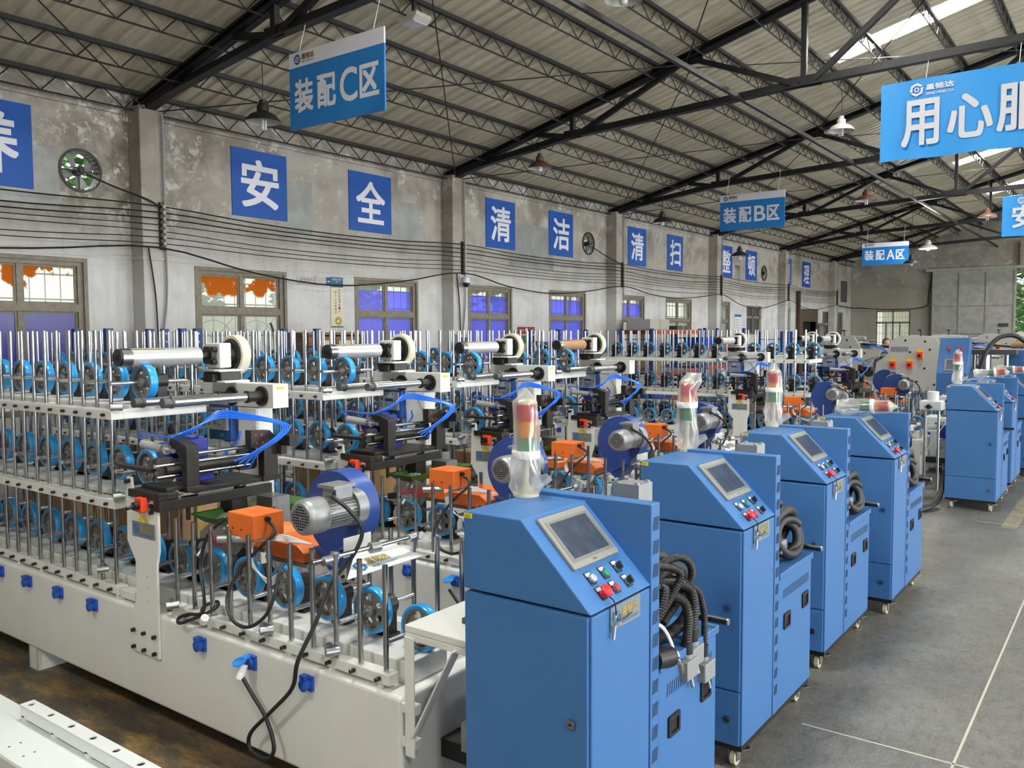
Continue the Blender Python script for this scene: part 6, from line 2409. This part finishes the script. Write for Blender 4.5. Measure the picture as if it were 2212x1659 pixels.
tag(MB().use('sheet_metal').box(-10.36, -10.3, 34.6, 35.0, 0.0, 2.35).box(-10.36, -10.1, 34.5, 35.1, 2.35, 2.42).build('metal_locker', smooth=0), 'tall white metal cabinet with flat cap beside the shuttered doorway', 'cabinet')


# ------------------------------------------------------------------ grey coating presses near the far end
def press(loc, s, label, group, rz=0.0, estops=3):
    t = thing('coating_press', label, 'machine', loc, rz, group=group)
    prof = [(-0.85, 0), (0.85, 0), (0.85, 1.0), (0.62, 1.02), (0.5, 1.12), (0.46, 1.3), (0.55, 1.45), (0.75, 1.52), (1.0, 1.55), (1.05, 1.68), (0.5, 1.72), (0.3, 1.98), (-0.4, 2.02), (-0.62, 1.9), (-0.66, 1.65), (-0.9, 1.5), (-0.95, 1.0)]
    for k, y in enumerate((0.0, 0.9)):
        b = MB().use('grey_machine')
        b.prism([(x * s, z) for x, z in prof], (0, y, 0), X1, Z1, Y1, 0.05)
        if k == 0:
            b.use('void_dark')
            for x, z in ((-0.5, 1.1), (-0.05, 1.15), (0.3, 1.1), (0.1, 1.9), (-0.3, 1.92), (0.2, 1.75), (-0.2, 1.7), (0.6, 1.62), (0.1, 1.4)):
                b.cyl((x * s, -0.001, z), (x * s, -0.006, z), 0.02, 10)
            for i in range(7):
                for j in range(4):
                    b.box((0.35 + 0.055 * i) * s, (0.385 + 0.055 * i) * s, -0.004, -0.001, 0.78 + 0.06 * j, 0.81 + 0.06 * j)
                    b.box((-0.75 + 0.055 * i) * s, (-0.715 + 0.055 * i) * s, -0.004, -0.001, 0.78 + 0.06 * j, 0.81 + 0.06 * j)
        b.build('side_plate', parent=t, smooth=30, bevel=0.006)
    b = MB().use('grey_machine').box(-0.8 * s, 0.8 * s, 0.06, 0.88, 0.05, 0.95)
    b.build('body', parent=t, smooth=0)
    b = MB().use('steel').box(-0.16 * s, 0.2 * s, -0.012, -0.001, 0.78, 0.98)
    b.use('ink_blue').box(-0.1 * s, 0.12 * s, -0.014, -0.012, 0.87, 0.93)
    b.use('grey_plate').box(-0.5, -0.2, -0.012, -0.001, 1.72, 1.8)
    b.build('control_face', parent=t, smooth=0)
    for x, z in ((0.0, 1.66), (-0.55, 1.48), (-0.2, 1.48))[:estops]:
        b = MB().use('yellow').prism([(0.07 * math.cos(a), 0.05 * math.sin(a)) for a in [PI * i / 8 for i in range(9)]], (x * s, -0.002, z + 0.05), X1, Z1, -Y1, 0.003)
        b.use('estop_orange').box(x * s - 0.05, x * s + 0.05, -0.05, 0, z - 0.08, z + 0.04)
        b.use('black_plastic').cyl((x * s, -0.05, z - 0.02), (x * s, -0.08, z - 0.02), 0.025, 12)
        b.build('emergency_stop', parent=t, smooth=30)
    for x, z, r, m in ((0.75, 1.6, 0.05, 'chrome'), (0.35, 1.8, 0.07, 'steel'), (0.55, 1.9, 0.04, 'chrome'), (0.7, 1.2, 0.1, 'black_oxide'), (-0.8, 1.35, 0.06, 'chrome'), (0.95, 1.75, 0.05, 'plastic_bag')):
        b = MB().use(m).cyl((x * s, 0.05, z), (x * s, 0.9, z), r, 18)
        b.build('roller', parent=t)
    b = MB().use('black_plastic').lathe([(0.012, 0), (0.012, 0.1), (0.05, 0.1), (0.05, 0.125), (0.0, 0.13)], (0.0, 0.05, 2.0), Z1, 14)
    b.build('hand_knob', parent=t)
    b = MB().use('black_oxide').bar((0.3 * s, 0.3, 1.82), (1.6 * s, 0.3, 1.72), 0.06, 0.05)
    b.use('steel').cyl((0.5 * s, 0.2, 1.65), (1.5 * s, 0.2, 1.62), 0.03, 10)
    b.build('side_arm', parent=t, smooth=30)
    b = MB().use('hose_blue')
    b.tube([(0.5 * s, 0.1, 1.7), (0.8 * s, 0.0, 1.78), (1.1 * s, 0.1, 1.7), (1.2 * s, 0.2, 1.6)], 0.02, 6, 5)
    b.build('air_hose', parent=t)
    return t


PG = 'grey coating presses at the far end'
press((-3.32, 17.3, 0), 0.85, 'large grey press with three red emergency stop buttons, centre of the far group', PG)
press((-5.3, 19.5, 0), 0.75, 'grey press with plain slanted side plate left of the three button press', PG, estops=0)
press((-3.65, 22.2, 0), 0.8, 'grey press behind the three button press, before the far gate', PG, estops=1)
press((-3.05, 25.8, 0), 0.9, 'grey press farthest to the right with red buttons, before the open gateway', PG, estops=3)


# dark blue sloped consoles beyond the row
def console(loc, w, h, d, label, plain=False, slope_x=False):
    t = thing('operator_console', label, 'console', loc, group='dark blue consoles beyond the row')
    b = MB().use('blue_cabinet')
    if slope_x:
        b.prism([(0, 0.1), (w, 0.1), (w, h - 0.25), (w - 0.25, h), (0, h)], (0, 0, 0), X1, Z1, Y1, d)
    else:
        b.prism([(0, 0.1), (d, 0.1), (d, h), (0.28, h), (0, h - 0.55)], (0, 0, 0), Y1, Z1, X1, w)
    b.build('body', parent=t, smooth=0, bevel=0.006)
    if not plain:
        V = Vector((0, 0.28, 0.55)).normalized()
        N = Vector((0, -0.55, 0.28)).normalized()
        b = MB().use('hmi_grey').prism([(0.1, 0.04), (w - 0.12, 0.04), (w - 0.12, 0.24), (0.1, 0.24)], (0, 0, h - 0.55), X1, V, N, 0.015)
        b.use('screen').prism([(0.13, 0.06), (w - 0.15, 0.06), (w - 0.15, 0.22), (0.13, 0.22)], Vector((0, 0, h - 0.55)) + N * 0.015, X1, V, N, 0.001)
        b.build('touch_panel', parent=t, smooth=0)
        for x in (0.14, 0.3):
            c = Vector((x, 0, h - 0.55)) + V * 0.42
            b = MB().use('red').cyl(c, c + N * 0.03, 0.025, 14)
            b.build('push_button', parent=t)
    b = MB().use('black_plastic').box(0.02, w - 0.02, 0.02, d - 0.02, 0.0, 0.1)
    b.build('plinth', parent=t, smooth=0)
    return t


console((-2.56, 14.6, 0), 0.42, 1.99, 0.45, 'tall blue console with sloped face and two red buttons facing us')
console((-1.72, 15.6, 0), 0.9, 1.79, 0.7, 'dark blue console behind the last signal light, at the picture edge', True, True)

# brown cardboard tube and hoses over the far consoles
tag(MB().use('cardboard').cyl((-1.7, 16.1, 1.86), (-0.9, 15.95, 1.9), 0.06, 18).build('cardboard_tube'), 'brown cardboard tube lying across the far dark blue console', 'tube')
b = MB().use('rubber_black')
b.tube([(-2.05, 14.9, 0.9), (-2.02, 15.0, 1.4), (-1.95, 15.1, 1.75), (-1.8, 15.2, 1.98), (-1.6, 15.3, 2.02), (-1.45, 15.4, 1.92)], 0.035, 12, 6)
tag(b.build('thick_hose'), 'thick black hose arching up over the far blue cabinets', 'hose')
t = thing('pump_stand', 'upright pump stand with pale cylinders between the sloped console and the far console', 'pump', (-2.05, 15.4, 0))
b = MB().use('dark_grey').box(-0.2, 0.5, -0.2, 0.2, 1.72, 1.8)
b.build('head_plate', parent=t, smooth=0)
for x in (-0.1, 0.05, 0.35):
    b = MB().use('steel').cyl((x, 0, 0.2), (x, 0, 1.72), 0.035 if x != 0.05 else 0.09, 14)
    b.build('cylinder', parent=t)
b = MB().use('dark_grey').box(-0.25, 0.5, -0.25, 0.25, 0.0, 0.2)
b.build('base', parent=t, smooth=0)


# white control boxes with round sockets, in the gap
def vac_box(loc, s, label):
    t = thing('suction_unit', label, 'suction unit', loc, group='white suction units in the gap')
    b = MB().use('white_clean')
    b.box(-0.13 * s, 0.13 * s, -0.12 * s, 0.12 * s, 1.07, 1.19)
    b.build('case', parent=t, smooth=0, bevel=0.01)
    b = MB().use('white_clean').cyl((0.01 * s, 0.0, 1.19), (0.01 * s, 0.0, 1.31), 0.07 * s, 20)
    b.build('pipe_neck', parent=t, smooth=40)
    b = MB().use('black_plastic')
    b.cyl((-0.02, -0.12 * s, 1.12), (-0.02, -0.135 * s, 1.12), 0.03, 18)
    b.bar((-0.07, -0.124 * s, 1.12), (0.03, -0.124 * s, 1.12), 0.008, 0.02, up=(0, 1, 0))
    b.build('round_socket', parent=t, smooth=40)
    for x in (-0.1, 0.1):
        b = MB().use('zinc').cyl((x * 0.8, 0, 0.0), (x * 0.8, 0, 1.07), 0.016, 10)
        b.build('leg', parent=t)
    return t


vac_box((-2.17, 12.15, 0), 1.0, 'white box with round black socket on two legs beside the first cabinet after the gap')
vac_box((-2.12, 13.2, 0), 0.95, 'white box with wide pipe neck partly hidden behind the socketed box')
t = thing('end_frame', 'white bench end on a narrow post in the gap beside the fallen signal light cabinet', 'machine part', (-2.1, 8.9, 0))
MB().use('white_paint').box(-0.2, 0.2, -0.3, 0.3, 0.9, 0.94).build('top', parent=t, smooth=0, bevel=0.004)
MB().use('white_paint').box(-0.15, 0.12, -0.2, 0.15, 0.0, 0.72).build('post', parent=t, smooth=0, bevel=0.006)
MB().use('dark_grey').bar((-0.15, -0.28, 0.6), (0.18, -0.28, 0.9), 0.02, 0.03).box(-0.12, 0.1, -0.15, 0.1, 0.72, 0.9).build('bracket', parent=t, smooth=0)
# hoses on the floor by the first cabinet after the gap
for k in range(3):
    b = MB().use('rubber_black')
    d = 0.07 * k
    b.tube([(-2.5, 10.2 + d, 0.05), (-2.2, 10.4 + d, 0.035), (-1.95, 10.7 + d, 0.04), (-1.88, 11.0 + d, 0.12), (-1.86, 11.2, 0.3 + d)], 0.03, 10, 5)
    tag(b.build('floor_hose'), ['front', 'middle', 'rear'][k] + ' one of three fat black floor hoses beside the cabinet after the gap', 'hose', 'fat hoses on the floor')


# two workers behind the presses, only heads showing
def person(loc, label, rz, shirt):
    t = thing('person', label, 'person', loc, rz)
    me = bpy.data.meshes.new('body')
    V = [(0, 0, 0.92), (0, 0, 1.12), (0, 0, 1.32), (0, 0, 1.45), (0, -0.01, 1.53), (0.17, 0, 1.42), (0.23, 0.0, 1.15), (0.22, -0.1, 0.92), (0.215, -0.13, 0.82), (-0.17, 0, 1.42), (-0.23, 0.0, 1.15), (-0.22, -0.1, 0.92), (-0.215, -0.13, 0.82),
         (0.09, 0, 0.88), (0.1, 0, 0.48), (0.1, 0.02, 0.08), (0.1, -0.12, 0.03), (-0.09, 0, 0.88), (-0.1, 0, 0.48), (-0.1, 0.02, 0.08), (-0.1, -0.12, 0.03)]
    E = [(0, 1), (1, 2), (2, 3), (3, 4), (3, 5), (5, 6), (6, 7), (7, 8), (3, 9), (9, 10), (10, 11), (11, 12), (0, 13), (13, 14), (14, 15), (15, 16), (0, 17), (17, 18), (18, 19), (19, 20)]
    me.from_pydata(V, E, [])
    o = bpy.data.objects.new('body', me)
    COL.objects.link(o)
    o.parent = t
    CH.setdefault(t.name, []).append(o)
    sk = o.modifiers.new('skin', 'SKIN')
    R = [0.15, 0.14, 0.16, 0.09, 0.055, 0.065, 0.05, 0.04, 0.035, 0.065, 0.05, 0.04, 0.035, 0.09, 0.065, 0.045, 0.045, 0.09, 0.065, 0.045, 0.045]
    for i, r in enumerate(R):
        me.skin_vertices[0].data[i].radius = (r, r * (0.72 if i < 3 else 0.95))
    me.skin_vertices[0].data[0].use_root = True
    o.modifiers.new('smooth', 'SUBSURF').levels = 1
    me.materials.append(MATS[shirt])
    b = MB().use('skin')
    b.lathe([(0.0, -0.115), (0.045, -0.105), (0.062, -0.06), (0.075, 0.0), (0.078, 0.05), (0.06, 0.1), (0.0, 0.12)], (0, -0.01, 1.64), Z1, 18)
    b.v = [Vector((p.x, (p.y + 0.01) * 1.2 - 0.01, p.z)) for p in b.v]
    b.lathe([(0.018, 0), (0.012, 0.025), (0, 0.035)], (0, -0.09, 1.625), (0, -1, -0.2), 8)
    for s in (-1, 1):
        b.lathe([(0.008, -0.02), (0.02, 0), (0.008, 0.025)], (0.08 * s, 0, 1.63), Z1, 8)
    b.use('void_dark')
    for s in (-1, 1):
        b.cyl((0.03 * s, -0.09, 1.652), (0.03 * s, -0.1, 1.652), 0.008, 8)
    b.use('red_dark').box(-0.02, 0.02, -0.093, -0.085, 1.575, 1.582)
    b.build('head', parent=t)
    b = MB().use('hair')
    b.lathe([(0.082, -0.02), (0.088, 0.04), (0.075, 0.1), (0.04, 0.13), (0, 0.14)], (0, 0.015, 1.65), Z1, 18)
    b.v = [Vector((p.x, p.y * 1.15, p.z + (0.03 if p.y < -0.05 and p.z < 1.68 else 0))) for p in b.v]
    b.build('hair', parent=t)
    return t


person((-4.97, 22.0, 0.0), 'person with short dark hair, only the head visible behind the presses', 0.4, 'shirt').scale = (1.05, 1.05, 1.08)
